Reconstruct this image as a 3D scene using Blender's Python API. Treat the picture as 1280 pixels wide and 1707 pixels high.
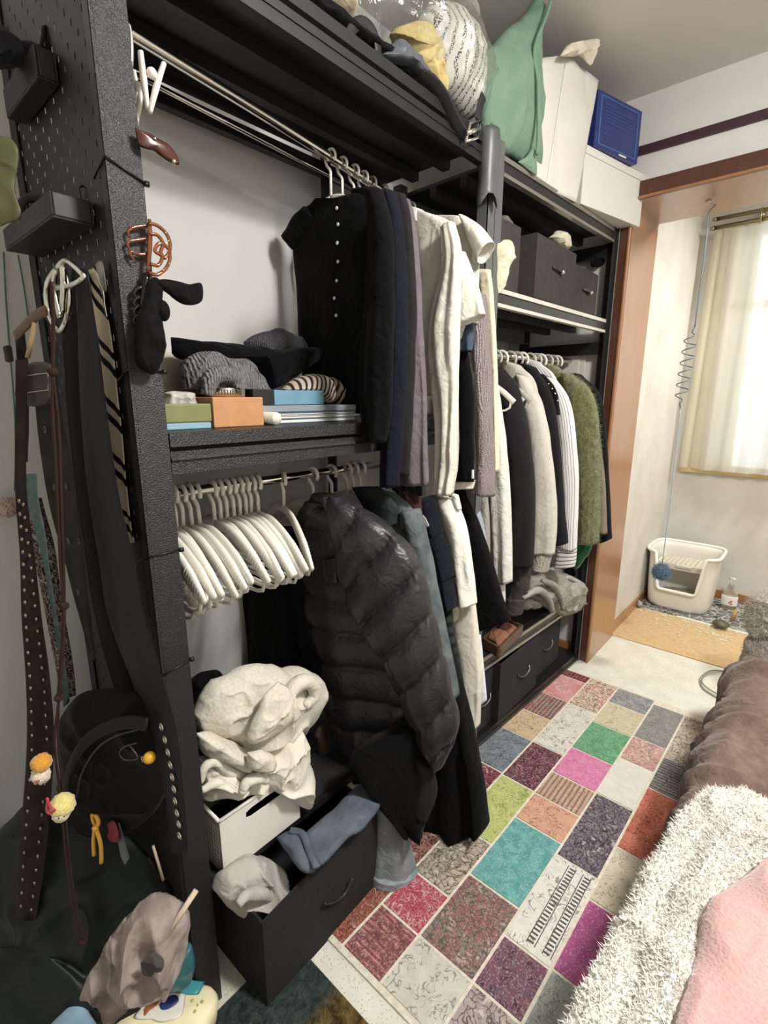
import bpy, math, random
import numpy as np
from mathutils import Matrix, Vector
random.seed(7)
for o in list(bpy.data.objects): bpy.data.objects.remove(o)
SC = bpy.context.scene
COL = SC.collection
# ------------------------------------------------------------------ camera
F_PX, CX, CY = 828.0, 640.0, 853.5            # photo is 1280 x 1707
PITCH, YAW = math.radians(12.9), math.radians(41.4)
CAM = np.array([0.0, 0.0, 1.5])
FW = np.array([math.cos(PITCH)*math.cos(YAW), math.cos(PITCH)*math.sin(YAW), -math.sin(PITCH)])
RT = np.array([math.sin(YAW), -math.cos(YAW), 0.0])
UP = np.cross(RT, FW)
cd = bpy.data.cameras.new('camera')
cd.sensor_fit = 'HORIZONTAL'; cd.sensor_width = 36.0; cd.lens = F_PX/1280*36; cd.clip_start = 0.02
cam = bpy.data.objects.new('camera', cd); COL.objects.link(cam)
M = Matrix.Identity(4)
for i in range(3):
    M[i][0], M[i][1], M[i][2], M[i][3] = RT[i], UP[i], -FW[i], CAM[i]
cam.matrix_world = M
SC.camera = cam
# ------------------------------------------------------------------ sky, lamps, exposure
w = bpy.data.worlds.new('sky'); SC.world = w; w.use_nodes = True
bg = w.node_tree.nodes['Background']
bg.inputs[0].default_value = (0.93, 0.97, 1.0, 1); bg.inputs[1].default_value = 2.0
def lamp(name, loc, power, size, color=(1, .975, .935), typ='AREA', rot=(0, 0, 0)):
    l = bpy.data.lights.new(name, typ); l.energy = power; l.color = color
    if typ == 'AREA': l.shape = 'DISK'; l.size = size
    else: l.shadow_soft_size = size
    o = bpy.data.objects.new(name, l); o.location = loc; o.rotation_euler = rot; COL.objects.link(o); return o
lamp('ceiling_lamp', (1.0, -0.62, 2.80), 30, 0.34)
lamp('ceiling_lamp_globe', (1.0, -0.62, 2.70), 55, 0.15, typ='POINT')
lamp('balcony_fill', (3.75, -0.35, 2.78), 30, 0.3, (1, .96, .89))  # added fill light that brightens the balcony, no fitting seen there
SC.view_settings.view_transform = 'Standard'
SC.view_settings.look = 'None'
SC.view_settings.exposure = 0.62
SC.view_settings.gamma = 1.0
SC.view_settings.use_curve_mapping = False

# ------------------------------------------------------------------ photo rays -> points on real planes
def ray(px, py): return FW + RT*((px-CX)/F_PX) - UP*((py-CY)/F_PX)
def AX(X): return lambda px, py: CAM + ray(px, py)*((X-CAM[0])/ray(px, py)[0])
def AY(Y): return lambda px, py: CAM + ray(px, py)*((Y-CAM[1])/ray(px, py)[1])
def AZ(Z): return lambda px, py: CAM + ray(px, py)*((Z-CAM[2])/ray(px, py)[2])
def PLN(x0, y0, dx, dy):                        # upright plane through (x0,y0) running along (dx,dy)
    n = np.array([dy, -dx, 0.0]); p0 = np.array([x0, y0, 0.0])
    return lambda px, py: CAM + ray(px, py)*((p0-CAM).dot(n)/ray(px, py).dot(n))
def pts(f, l): return np.array([f(*p) for p in l])

# ------------------------------------------------------------------ noise
def _h(i, j, k, s):
    n = (i*374761393 + j*668265263 + k*2147483647*0 + k*1274126177 + s*974634777) & 0xffffffff
    n = ((n ^ (n >> 13))*1274126177) & 0xffffffff
    return ((n ^ (n >> 16)) & 0xffff)/32767.5 - 1.0
def nz(P, scale=1.0, seed=0):                   # smooth value noise, about -1..1
    P = np.asarray(P, float)*scale; I = np.floor(P).astype(np.int64); f = P-I; f = f*f*(3-2*f)
    r = 0
    for a in (0, 1):
        for b in (0, 1):
            for c in (0, 1):
                wgt = (f[..., 0] if a else 1-f[..., 0])*(f[..., 1] if b else 1-f[..., 1])*(f[..., 2] if c else 1-f[..., 2])
                r = r + wgt*_h(I[..., 0]+a, I[..., 1]+b, I[..., 2]+c, seed)
    return r
def folds(P, scale, seed):                      # ridged, warped: reads as cloth creases
    Q = P + .35/scale*np.stack([nz(P, scale*.7, seed+5), nz(P, scale*.7, seed+6), nz(P, scale*.7, seed+7)], -1)
    r = 1-np.abs(nz(Q, scale, seed)); return .55*r**2.2+.6*r**7-.5

# ------------------------------------------------------------------ materials
def lin(h):
    h = h.lstrip('#'); o = []
    for i in (0, 2, 4):
        c = int(h[i:i+2], 16)/255
        o.append(c/12.92 if c <= .04045 else ((c+.055)/1.055)**2.4)
    return (*o, 1)
class NT:
    def __init__(s, name):
        s.m = bpy.data.materials.new(name); s.m.use_nodes = True; s.t = s.m.node_tree
        s.b = s.t.nodes['Principled BSDF']; s._c = None
    def n(s, typ, **kw):
        nd = s.t.nodes.new(typ)
        for k, v in kw.items():
            if k in nd.inputs: nd.inputs[k].default_value = v
            else: setattr(nd, k, v)
        return nd
    def l(s, a, b): s.t.links.new(a, b)
    def co(s, kind='Object'):
        if s._c is None: s._c = s.n('ShaderNodeTexCoord')
        return s._c.outputs[kind]
    def mix(s, f, a, b, mode='MIX'):
        nd = s.n('ShaderNodeMix', data_type='RGBA', blend_type=mode)
        for sock, v in ((nd.inputs[0], f), (nd.inputs[6], a), (nd.inputs[7], b)):
            if hasattr(v, 'node'): s.l(v, sock)
            else: sock.default_value = v
        return nd.outputs[2]
    def ramp(s, f, stops):
        nd = s.n('ShaderNodeValToRGB'); cr = nd.color_ramp
        while len(cr.elements) < len(stops): cr.elements.new(.5)
        for e, (p, c) in zip(cr.elements, stops): e.position = p; e.color = c if len(c) == 4 else (*c, 1)
        s.l(f, nd.inputs[0]); return nd.outputs[0]
    def noise(s, scale, detail=3, dist=0, kind='Object', vec=None):
        nd = s.n('ShaderNodeTexNoise', Scale=scale, Detail=detail, Distortion=dist)
        s.l(vec if vec is not None else s.co(kind), nd.inputs['Vector']); return nd.outputs[0]
    def bump(s, h, strength=.3, dist=.004):
        nd = s.n('ShaderNodeBump', Strength=strength, Distance=dist); s.l(h, nd.inputs['Height']); s.l(nd.outputs[0], s.b.inputs['Normal'])
    def set(s, **kw):
        for k, v in kw.items(): s.b.inputs[k.replace('_', ' ')].default_value = v
        return s
W1, B1 = (1, 1, 1, 1), (0, 0, 0, 1)
_cache = {}
def plain(name, hexc, rough=.5, metal=0, hex2=None, scale=8, bscale=0, bstr=.2, lo=.35, hi=.65, bdist=.003, spec=None, sheen=0, coat=0, trans=0, alpha=1):
    if name in _cache: return _cache[name]
    t = NT(name); t.set(Base_Color=lin(hexc), Roughness=rough, Metallic=metal)
    if hex2: t.l(t.ramp(t.noise(scale, 4), [(lo, lin(hexc)), (hi, lin(hex2))]), t.b.inputs['Base Color'])
    if bscale: t.bump(t.noise(bscale, 3), bstr, bdist)
    if spec is not None: t.b.inputs['Specular IOR Level'].default_value = spec
    if sheen: t.b.inputs['Sheen Weight'].default_value = sheen; t.b.inputs['Sheen Roughness'].default_value = .5
    if coat: t.b.inputs['Coat Weight'].default_value = coat; t.b.inputs['Coat Roughness'].default_value = .1
    if trans: t.b.inputs['Transmission Weight'].default_value = trans
    if alpha < 1: t.b.inputs['Alpha'].default_value = alpha
    _cache[name] = t.m; return t.m
def cloth(name, hexc, hex2=None, scale=60, rough=.9, weave=700, bstr=.35, crease=9, cstr=.45, sheen=.03, stretch=1, spec=.12, lo=.4, hi=.6):
    if name in _cache: return _cache[name]
    t = NT(name); t.set(Base_Color=lin(hexc), Roughness=rough)
    t.b.inputs['Specular IOR Level'].default_value = spec
    t.b.inputs['Sheen Weight'].default_value = sheen
    if hex2: t.l(t.ramp(t.noise(scale, 3), [(lo, lin(hexc)), (hi, lin(hex2))]), t.b.inputs['Base Color'])
    mp = t.n('ShaderNodeMapping'); mp.inputs['Scale'].default_value = (1, 1, stretch); t.l(t.co(), mp.inputs[0])
    n1 = t.noise(crease, 3, 1.4, vec=mp.outputs[0]); n2 = t.noise(crease*1.9, 2, .8, vec=mp.outputs[0]); b = t.noise(weave, 2)
    rg = t.n('ShaderNodeMath', operation='SUBTRACT'); rg.inputs[1].default_value = .5; t.l(n2, rg.inputs[0])
    ra = t.n('ShaderNodeMath', operation='ABSOLUTE'); t.l(rg.outputs[0], ra.inputs[0])
    rm = t.n('ShaderNodeMath', operation='MULTIPLY_ADD'); rm.inputs[1].default_value = -1.3; t.l(ra.outputs[0], rm.inputs[0]); t.l(n1, rm.inputs[2]); a = rm.outputs[0]
    m1 = t.n('ShaderNodeMath', operation='MULTIPLY_ADD'); m1.inputs[1].default_value = .06
    t.l(b, m1.inputs[0]); t.l(a, m1.inputs[2]); t.bump(m1.outputs[0], cstr*1.15, .014)
    _cache[name] = t.m; return t.m
def knit(name, hexc, hex2, scale=55, bstr=.9):
    if name in _cache: return _cache[name]
    t = NT(name); t.set(Roughness=.95); t.b.inputs['Specular IOR Level'].default_value = .1
    wv = t.n('ShaderNodeTexWave', Scale=scale, Distortion=2.5, Detail=2); wv.inputs['Detail Scale'].default_value = 2.5
    t.l(t.co(), wv.inputs['Vector'])
    vo = t.n('ShaderNodeTexVoronoi', Scale=scale*2.2); t.l(t.co(), vo.inputs['Vector'])
    f = t.mix(.55, wv.outputs[0], vo.outputs[0])
    t.l(t.mix(t.noise(scale*4, 2), t.ramp(f, [(.2, lin(hexc)), (.75, lin(hex2))]), lin(hexc)), t.b.inputs['Base Color'])
    t.bump(f, bstr, .006); _cache[name] = t.m; return t.m
def striped(name, a, b, n=14, duty=.3, axis=0, c=None, sharp=.04, uvrot=None):
    """stripes along the cloth (uv), axis 0 = lines run down the garment"""
    t = NT(name); t.set(Roughness=.9); t.b.inputs['Specular IOR Level'].default_value = .2
    sp = t.n('ShaderNodeSeparateXYZ'); t.l(t.co('UV'), sp.inputs[0])
    src = sp.outputs[axis]
    if uvrot:
        ad = t.n('ShaderNodeMath', operation='MULTIPLY_ADD'); ad.inputs[1].default_value = uvrot
        t.l(sp.outputs[1-axis], ad.inputs[0]); t.l(src, ad.inputs[2]); src = ad.outputs[0]
    m = t.n('ShaderNodeMath', operation='MULTIPLY'); m.inputs[1].default_value = n; t.l(src, m.inputs[0])
    fr = t.n('ShaderNodeMath', operation='FRACT'); t.l(m.outputs[0], fr.inputs[0])
    st = [(0, lin(b)), (duty, lin(b)), (min(duty+sharp, .99), lin(a)), (1, lin(a))]
    if c: st = [(0, lin(b)), (duty*.4, lin(b)), (duty*.5, lin(a)), (duty*.9, lin(a)), (duty, lin(b)), (duty*1.4, lin(b)), (duty*1.5, lin(a))]
    t.l(t.ramp(fr.outputs[0], st), t.b.inputs['Base Color'])
    t.bump(t.noise(12, 3, 1), .3, .01); return t.m

# ------------------------------------------------------------------ geometry: every builder returns (verts, faces, uv or None)
def boxm(x0, x1, y0, y1, z0, z1):
    v = [(x, y, z) for x in (x0, x1) for y in (y0, y1) for z in (z0, z1)]
    return np.array(v, float), [(0, 1, 3, 2), (4, 6, 7, 5), (0, 4, 5, 1), (2, 3, 7, 6), (0, 2, 6, 4), (1, 5, 7, 3)], None
def rot(vf, ang, c, axis='z'):
    v = np.array(vf[0], float)-c; s, k = math.sin(ang), math.cos(ang); r = v.copy()
    a, b = {'z': (0, 1), 'x': (1, 2), 'y': (2, 0)}[axis]
    r[:, a] = v[:, a]*k-v[:, b]*s; r[:, b] = v[:, a]*s+v[:, b]*k
    return r+c, vf[1], vf[2]
def move(vf, d): return np.array(vf[0])+np.array(d), vf[1], vf[2]
def join(*l):
    V, Fc, U, n = [], [], [], 0
    hasuv = all(x[2] is not None for x in l)
    for v, f, u in l:
        V.append(np.asarray(v, float)); Fc += [tuple(i+n for i in q) for q in f]; n += len(v)
        if hasuv: U.append(u)
    return np.concatenate(V), Fc, (np.concatenate(U) if hasuv else None)
def smooth_line(p, n):
    p = np.asarray(p, float); d = np.r_[0, np.cumsum(np.linalg.norm(np.diff(p, axis=0), axis=1))]
    if len(p) > 2:                              # Catmull-Rom through the points
        q = np.vstack([2*p[0]-p[1], p, 2*p[-1]-p[-2]]); out = []
        for s in np.linspace(0, d[-1], n):
            i = min(max(np.searchsorted(d, s, 'right')-1, 0), len(p)-2); t = (s-d[i])/max(d[i+1]-d[i], 1e-9)
            a, b, c, e = q[i], q[i+1], q[i+2], q[i+3]
            out.append(.5*(2*b+(c-a)*t+(2*a-5*b+4*c-e)*t*t+(3*b-a-3*c+e)*t**3))
        return np.array(out)
    return np.array([p[0]+(p[-1]-p[0])*t for t in np.linspace(0, 1, n)])
def grid_faces(m, n, wrap=True):
    f = []
    for i in range(m-1):
        for j in range(n if wrap else n-1):
            k = (j+1) % n
            f.append((i*n+j, i*n+k, (i+1)*n+k, (i+1)*n+j))
    return f
def tube(P, r, n=8, m=None, cap=True, flat=1.0, up=None):
    """round (or flattened) bar along a line"""
    P = smooth_line(P, m) if m else np.asarray(P, float)
    m = len(P); r = np.interp(np.linspace(0, 1, m), np.linspace(0, 1, len(r)), r) if hasattr(r, '__len__') else np.full(m, r)
    T = np.gradient(P, axis=0); T /= np.linalg.norm(T, axis=1)[:, None]+1e-12
    u = np.array(up if up is not None else ((0, 0, 1.) if abs(T[0][2]) < .9 else (1., 0, 0)), float); V = []
    for i in range(m):
        u = u-T[i]*u.dot(T[i]); u /= np.linalg.norm(u)+1e-12; b = np.cross(T[i], u)
        for k in range(n):
            a = 2*math.pi*k/n; V.append(P[i]+(u*math.cos(a)*flat+b*math.sin(a))*r[i])
    f = grid_faces(m, n)
    if cap: f += [tuple(range(n))[::-1], tuple((m-1)*n+k for k in range(n))]
    return np.array(V), f, None
def ring(c, R, r, normal=(0, 0, 1), n=20, k=6, flat=1, a0=0, a1=2*math.pi):
    nn = np.array(normal, float); nn /= np.linalg.norm(nn); u = np.cross(nn, (0, 0, 1.) if abs(nn[2]) < .9 else (1., 0, 0)); u /= np.linalg.norm(u); v = np.cross(nn, u)
    full = abs(a1-a0-2*math.pi) < 1e-6; N = n if full else n+1
    P = np.array([np.array(c)+u*R*math.cos(a0+(a1-a0)*i/n)+v*R*flat*math.sin(a0+(a1-a0)*i/n) for i in range(N)])
    if not full: return tube(P, r, k, up=nn)
    V = []
    for i in range(N):
        d = (P[i]-c)/np.linalg.norm(P[i]-c)
        for q in range(k): V.append(P[i]+(d*math.cos(2*math.pi*q/k)+nn*math.sin(2*math.pi*q/k))*r)
    return np.array(V), [(i*k+q, i*k+(q+1) % k, ((i+1) % N)*k+(q+1) % k, ((i+1) % N)*k+q) for i in range(N) for q in range(k)], None
def lathe(prof, c, n=24, sx=1, sy=1):
    V = [(c[0]+r*sx*math.cos(2*math.pi*k/n), c[1]+r*sy*math.sin(2*math.pi*k/n), c[2]+z) for r, z in prof for k in range(n)]
    f = grid_faces(len(prof), n); m = len(prof)
    f += [tuple(range(n))[::-1], tuple((m-1)*n+k for k in range(n))]
    return np.array(V), f, None
def ball(c, r, n=14, sx=1, sy=1, sz=1):
    return lathe([(r*math.sin(math.pi*(i+.15)/(n-.7+1)), -r*sz*math.cos(math.pi*(i+.15)/(n-.7+1))) for i in range(n+1)], c, n+4, sx, sy)
def sheet(L, R, th=.02, n=26, m=46, nf=3, amp=.01, a0=.15, seed=0, wr=.004, wsc=14, hollow=.03, edge=.03, baf=0, slant=0, bulge=.5, spread=0, pw=.8, cr=0):
    """hanging cloth between two edge lines: a closed flattened tube with folds that deepen downwards"""
    L, R = smooth_line(L, m), smooth_line(R, m); Cn = (L+R)/2; A = (R-L)/2
    T = np.gradient(Cn, axis=0); T /= np.linalg.norm(T, axis=1)[:, None]+1e-12
    N = np.cross(A, T); N /= np.linalg.norm(N, axis=1)[:, None]+1e-12
    for _ in range(4): N[1:-1] = (N[:-2]+N[1:-1]*2+N[2:])/4
    s = np.sign(((CAM-Cn)*N).sum(1)); s[s == 0] = 1; N *= (1 if s.sum() >= 0 else -1)
    t = np.linspace(0, 1, m)[:, None]; a = 2*math.pi*np.arange(n)/n; u, sn = np.cos(a)[None], np.sin(a)[None]
    su = np.sign(u)*np.abs(u)**.85; ss = np.sign(sn)*np.abs(sn)**pw
    th = np.interp(t[:, 0], np.linspace(0, 1, len(th)), th)[:, None] if hasattr(th, '__len__') else th
    rnd = np.random.RandomState(seed); ph = rnd.rand()*6.28
    G = np.stack([t+0*u, u*.5+0*t, np.full((m, n), seed*.37)], -1)
    wob = nz(G, 3.0, seed+1)
    grow = a0+(1-a0)*t
    d = amp*grow*np.sin(math.pi*nf*(u+spread*u*t)+ph+1.3*wob+.5*np.sin(3*t+ph))*(1-.6*np.abs(u)**6)
    d = d+.38*amp*grow*np.sin(math.pi*(nf*2.3+1.3)*u+ph*2.1+2.2*nz(G, 2.2, seed+13)+2*t)*(1-.8*u**4)
    P = Cn[:, None]+A[:, None]*(su*(1+edge*nz(G, 5, seed+3)))[..., None]
    d2 = np.abs(sn)*0+d; thk = th/2*ss
    if baf:
        q = np.abs(np.sin(math.pi*(t*baf+slant*u)))**bulge
        thk = thk*(.58+.42*q); P = Cn[:, None]+(P-Cn[:, None])*(1-.05*(1-q))[..., None]
        sw = nz(np.stack([u*13+0*t, t*baf*.9+0*u, sn*3+0*t], -1), 1.0, seed+9)+.6*nz(np.stack([u*27+0*t, t*baf*1.1+0*u, sn*3+0*t], -1), 1.0, seed+19)
        d2 = d2+.0055*sw*np.clip(1.25-q*1.15, .12, 1)*np.sign(sn)
    P = P+N[:, None]*(thk+d2)[..., None]
    if wr: P = P+N[:, None]*(wr*nz(P, wsc, seed+2))[..., None]
    if cr: P = P+N[:, None]*(cr*np.sign(sn)*folds(P, 11, seed+11))[..., None]
    V = P.reshape(-1, 3); f = grid_faces(m, n)
    uv = np.stack([(u+1)/2+0*t, t+0*u], -1).reshape(-1, 2)
    def cap(i, dirn):
        nonlocal V, uv, f
        base = V[i*n:(i+1)*n]; c = base.mean(0); b0 = len(V)
        inner = c+(base-c)*.8+dirn*hollow
        V = np.vstack([V, c+(base-c)*.93+dirn*.002, inner]); uv = np.vstack([uv, uv[i*n:(i+1)*n], uv[i*n:(i+1)*n]])
        for j in range(n):
            k = (j+1) % n; f.append((i*n+j, i*n+k, b0+k, b0+j)); f.append((b0+j, b0+k, b0+n+k, b0+n+j))
        f.append(tuple(b0+n+k for k in range(n)))
    cap(m-1, -T[-1]); 
    f.append(tuple(range(n))[::-1])
    return V, f, uv
def inflate(poly, th=.08, back=.6, nr=16, na=96, seed=0, fold=.012, fsc=9, wr=.004, pw=.5, c=None, sm=True, flatb=False, nrm=None, edge=.004):
    """pillow grown from an outline drawn on an upright plane at the thing's own distance"""
    poly = np.asarray(poly, float); q = smooth_line(np.vstack([poly, poly[:1]]), na+1)[:-1] if sm else None
    if q is None:
        pp = np.vstack([poly, poly[:1]]); d = np.r_[0, np.cumsum(np.linalg.norm(np.diff(pp, axis=0), axis=1))]
        q = np.stack([np.interp(np.linspace(0, d[-1], na+1)[:-1], d, pp[:, k]) for k in range(3)], 1)
    c = q.mean(0) if c is None else np.array(c)
    if nrm is None:
        x = np.roll(q, -1, 0); nrm = np.cross(q-c, x-c).sum(0)
    nrm = np.array(nrm, float); nrm /= np.linalg.norm(nrm)
    if nrm.dot(CAM-c) < 0: nrm = -nrm
    V = []; rs = np.linspace(0, 1, nr+1)[1:]**.8
    q = q+(q-c)*(edge/np.linalg.norm(q-c, axis=1)[:, None])*nz(q, 22, seed+8)[:, None]*2
    rows = [(r, 1) for r in rs]+[(r, -1) for r in rs[::-1][1:]]
    for r, sd in rows:
        h = th*(1-r*r)**pw*(1 if sd > 0 else -back); p = c+(q-c)*r+nrm*h; V.append(p)
    V = np.array(V); w = np.array([min(1, (1-r*r)**.35+.12)*sd for r, sd in rows])[:, None]
    V = V+nrm*((fold*(1.15*folds(V, fsc, seed)+.45*folds(V, fsc*2.1, seed+31))+wr*nz(V, fsc*3, seed+1))*w)[..., None]
    m = len(rows); f = grid_faces(m, na); fl = V.reshape(-1, 3)
    c1 = fl[:na].mean(0); c2 = fl[-na:].mean(0); n0 = len(fl); fl = np.vstack([fl, c1, c2])
    f += [(n0, (k+1) % na, k) for k in range(na)]+[(n0+1, (m-1)*na+k, (m-1)*na+(k+1) % na) for k in range(na)]
    ax = np.cross(nrm, (0, 0, 1.)); ax /= np.linalg.norm(ax)+1e-9; e = fl-c
    uv = np.stack([e@ax, e@np.cross(ax, nrm)], 1)*4+.5
    return fl, f, uv
def slabpoly(poly, d):                          # flat outline given thickness along vector d
    p = np.asarray(poly, float); n = len(p); d = np.array(d, float)
    return np.vstack([p, p+d]), [tuple(range(n)), tuple(range(2*n-1, n-1, -1))]+[(i, i+n, (i+1) % n+n, (i+1) % n) for i in range(n)], None

# ------------------------------------------------------------------ linking
def link(name, vf, m, parent=None, smooth=True, bevel=0, sub=0):
    v = np.asarray(vf[0], float); c = np.array([(v[:, 0].min()+v[:, 0].max())/2, (v[:, 1].min()+v[:, 1].max())/2, v[:, 2].min()])
    me = bpy.data.meshes.new(name); me.from_pydata((v-c).tolist(), [], vf[1])
    if vf[2] is not None:
        ul = me.uv_layers.new(name='uv'); li = np.empty(len(me.loops), np.int32); me.loops.foreach_get('vertex_index', li)
        ul.data.foreach_set('uv', np.asarray(vf[2], np.float32)[li].ravel())
    if smooth: me.polygons.foreach_set('use_smooth', [True]*len(me.polygons))
    me.materials.append(m); o = bpy.data.objects.new(name, me); COL.objects.link(o)
    base = np.zeros(3)
    if parent is not None:
        o.parent = parent; base = np.array(parent['_w'])
    o.location = c-base; o['_w'] = [float(x) for x in c]
    if bevel:
        b = o.modifiers.new('bevel', 'BEVEL'); b.width = bevel; b.segments = 2; b.limit_method = 'ANGLE'
        me.polygons.foreach_set('use_smooth', [False]*len(me.polygons))
    if sub: s = o.modifiers.new('sub', 'SUBSURF'); s.levels = s.render_levels = sub
    return o
def fuzz(par, src, n, ln, m, seed, name='fuzz', wd=.0006, curl=1.5):
    """short loose fibres rooted all over a surface (pile, halo): one stuff part"""
    r = np.random.RandomState(seed); v = np.asarray(src[0], float); q = np.array([f for f in src[1] if len(f) == 4])
    a, b, c, d = (v[q[:, i]] for i in range(4)); N = np.cross(b-a, d-a); ar = np.linalg.norm(N, axis=1); idx = r.choice(len(q), n, p=ar/ar.sum())
    s, t = r.rand(n, 1), r.rand(n, 1); root = (a[idx]*(1-s)+b[idx]*s)*(1-t)+(d[idx]*(1-s)+c[idx]*s)*t
    ctr = v.mean(0); nn = N[idx]/(ar[idx][:, None]+1e-12); nn *= np.sign((nn*(CAM-root)).sum(1))[:, None]
    dr = nn*ln*(.5+.8*r.rand(n, 1))+(r.rand(n, 3)-.5)*ln*curl; sd = np.cross(dr, r.rand(n, 3)-.5); sd = sd/(np.linalg.norm(sd, axis=1)[:, None]+1e-9)*wd
    V = np.stack([root-sd, root+sd, root+dr], 1).reshape(-1, 3); F = np.arange(3*n).reshape(-1, 3).tolist()
    o = link(name, (V, F, None), m, par, smooth=False); o['kind'] = 'stuff'; return o
def thing(name, label, cat, base=(0, 0, 0), group=None):
    o = bpy.data.objects.new(name, None); COL.objects.link(o); o.location = base; o['_w'] = [float(x) for x in base]
    o['label'] = label; o['category'] = cat; o.empty_display_size = .05
    if group: o['group'] = group
    return o
def solo(name, vf, m, label, cat, group=None, **k):
    o = link(name, vf, m, **k); o['label'] = label; o['category'] = cat
    if group: o['group'] = group
    return o
def struct(name, vf, m, parent=None, **k):
    k.setdefault('smooth', False)
    o = link(name, vf, m, parent, **k)
    if parent is None: o['kind'] = 'structure'
    return o
# ================================================================== THE SETTING
wall_m = plain('wall_paint', '#d2d1cd', .85, hex2='#cccbc7', scale=3, bscale=60, bstr=.05)
alc_m = plain('balcony_plaster', '#d2d0c9', .9, hex2='#c6c3ba', scale=4, bscale=25, bstr=.12, lo=.4, hi=.7)
ceil_m = plain('ceiling_paint', '#dad7d2', .9, bscale=30, bstr=.05)
wood_m = None
def wood(name, a, b, rough=.35, scale=1.0, coat=.3):
    if name in _cache: return _cache[name]
    t = NT(name); t.set(Roughness=rough); mp = t.n('ShaderNodeMapping'); mp.inputs['Scale'].default_value = (14*scale, 14*scale, 1.2*scale)
    t.l(t.co(), mp.inputs[0]); f = t.noise(3, 5, 1.5, vec=mp.outputs[0])
    t.l(t.ramp(f, [(.3, lin(a)), (.7, lin(b))]), t.b.inputs['Base Color']); t.bump(f, .06, .002)
    t.b.inputs['Coat Weight'].default_value = coat; t.b.inputs['Coat Roughness'].default_value = .2
    _cache[name] = t.m; return t.m
jamb_m = wood('varnished_wood', '#94653f', '#a37147', .3, 1.0, .6)
dark_trim = plain('dark_picture_rail', '#3a2028', .5)
def floor_mat():
    t = NT('speckled_linoleum'); t.set(Roughness=.45)
    v = t.n('ShaderNodeTexVoronoi', Scale=130); t.l(t.co(), v.inputs['Vector'])
    sp = t.ramp(v.outputs['Distance'], [(.12, lin('#b9b6a2')), (.3, lin('#e8e8e0'))])
    big = t.ramp(t.noise(9, 4), [(.35, lin('#dddcd2')), (.65, lin('#f0efe8'))])
    t.l(t.mix(.75, sp, big, 'MULTIPLY'), t.b.inputs['Base Color']); return t.m
def board_mat():
    t = NT('tan_board'); t.set(Roughness=.6)
    t.l(t.ramp(t.noise(45, 4, .5), [(.3, lin('#bd9f74')), (.55, lin('#c9ac80')), (.8, lin('#d0b58a'))]), t.b.inputs['Base Color']); return t.m
struct('floor', boxm(-1.2, 3.2, -1.9, 1.55, -.1, 0), floor_mat())
struct('floor_balcony', boxm(3.203, 4.6, -1.9, .9, -.1, 0.004), board_mat())
struct('wall_back', boxm(-1.3, 3.3, 1.47, 1.6, -.1, 3.0), wall_m)
struct('wall_left', boxm(-1.3, -1.2, -1.9, 1.6, -.1, 3.0), wall_m)
struct('wall_right', boxm(-1.3, 4.7, -2.0, -1.9, -.1, 3.0), wall_m)
struct('ceiling', boxm(-1.3, 4.8, -2.0, 1.6, 2.86, 3.0), ceil_m)
# wall with the wide opening to the balcony
struct('wall_far', join(boxm(2.79, 3.19, .875, 1.5, 0, 2.86), boxm(2.79, 3.19, -1.95, .875, 2.455, 2.86), boxm(2.79, 3.19, -1.95, -1.3, 0, 2.455)), wall_m)
struct('trim_1', boxm(2.775, 2.79, -1.9, 1.0, 2.612, 2.648), dark_trim)
dr = struct('door_1', boxm(2.765, 3.2, .845, .875, 0, 2.43), jamb_m)          # deep wooden lining of the opening
struct('lintel', boxm(2.765, 3.2, -1.3, .875, 2.415, 2.455), jamb_m, dr)
struct('casing', join(boxm(2.745, 2.765, .845, .93, 0, 2.49), boxm(2.745, 2.765, -1.3, .845, 2.412, 2.49)), wood('varnished_wood_dark', '#4a2a1d', '#553122'), dr, bevel=.006)
struct('casing', join(boxm(2.738, 2.75, .842, .856, 0, 2.49), boxm(2.738, 2.75, -1.3, .842, 2.412, 2.424)), jamb_m, dr, bevel=.004)
struct('wall_balcony_left', boxm(3.2, 4.5, .87, 1.0, 0, 2.9), alc_m)
struct('baseboard_left', boxm(3.2, 4.38, .856, .87, .004, .07), jamb_m)
struct('wall_window', join(boxm(4.38, 4.5, -1.95, 1.0, 0, .96), boxm(4.38, 4.5, .70, 1.0, .96, 2.86), boxm(4.38, 4.5, -1.95, .70, 2.62, 2.86), boxm(4.38, 4.5, -1.95, -1.3, .96, 2.62)), alc_m)
struct('baseboard_window', boxm(4.366, 4.38, -1.9, .856, .004, .07), jamb_m)
wf = plain('white_window_frame', '#e8e8e2', .4)
win = struct('window_1', join(boxm(4.40, 4.46, .65, .70, .96, 2.62), boxm(4.40, 4.46, -1.3, -1.25, .96, 2.62), boxm(4.40, 4.46, -1.25, .65, .96, 1.01), boxm(4.40, 4.46, -1.25, .65, 2.57, 2.62),
    boxm(4.405, 4.455, .20, .25, 1.01, 2.57), boxm(4.405, 4.455, -.45, -.40, 1.01, 2.57), boxm(4.405, 4.455, -1.25, .65, 2.10, 2.15)), wf)
for y0, y1 in ((.25, .65), (-.40, .20), (-1.25, -.45)):
    for z0, z1 in ((1.01, 2.10), (2.15, 2.57)):
        g = plain('window_glass', '#ffffff', .02, trans=1); struct('pane', boxm(4.428, 4.432, y0, y1, z0, z1), g, win)
struct('window_latch', boxm(4.385, 4.405, .20, .25, 1.62, 1.64), plain('dark_latch', '#55544e', .4), win, bevel=.004)
struct('window_sill', boxm(4.33, 4.46, -1.3, .80, .955, 1.0), plain('yellowed_sill', '#d2bd8c', .55, hex2='#c4a873', scale=12), win, bevel=.005)

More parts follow.
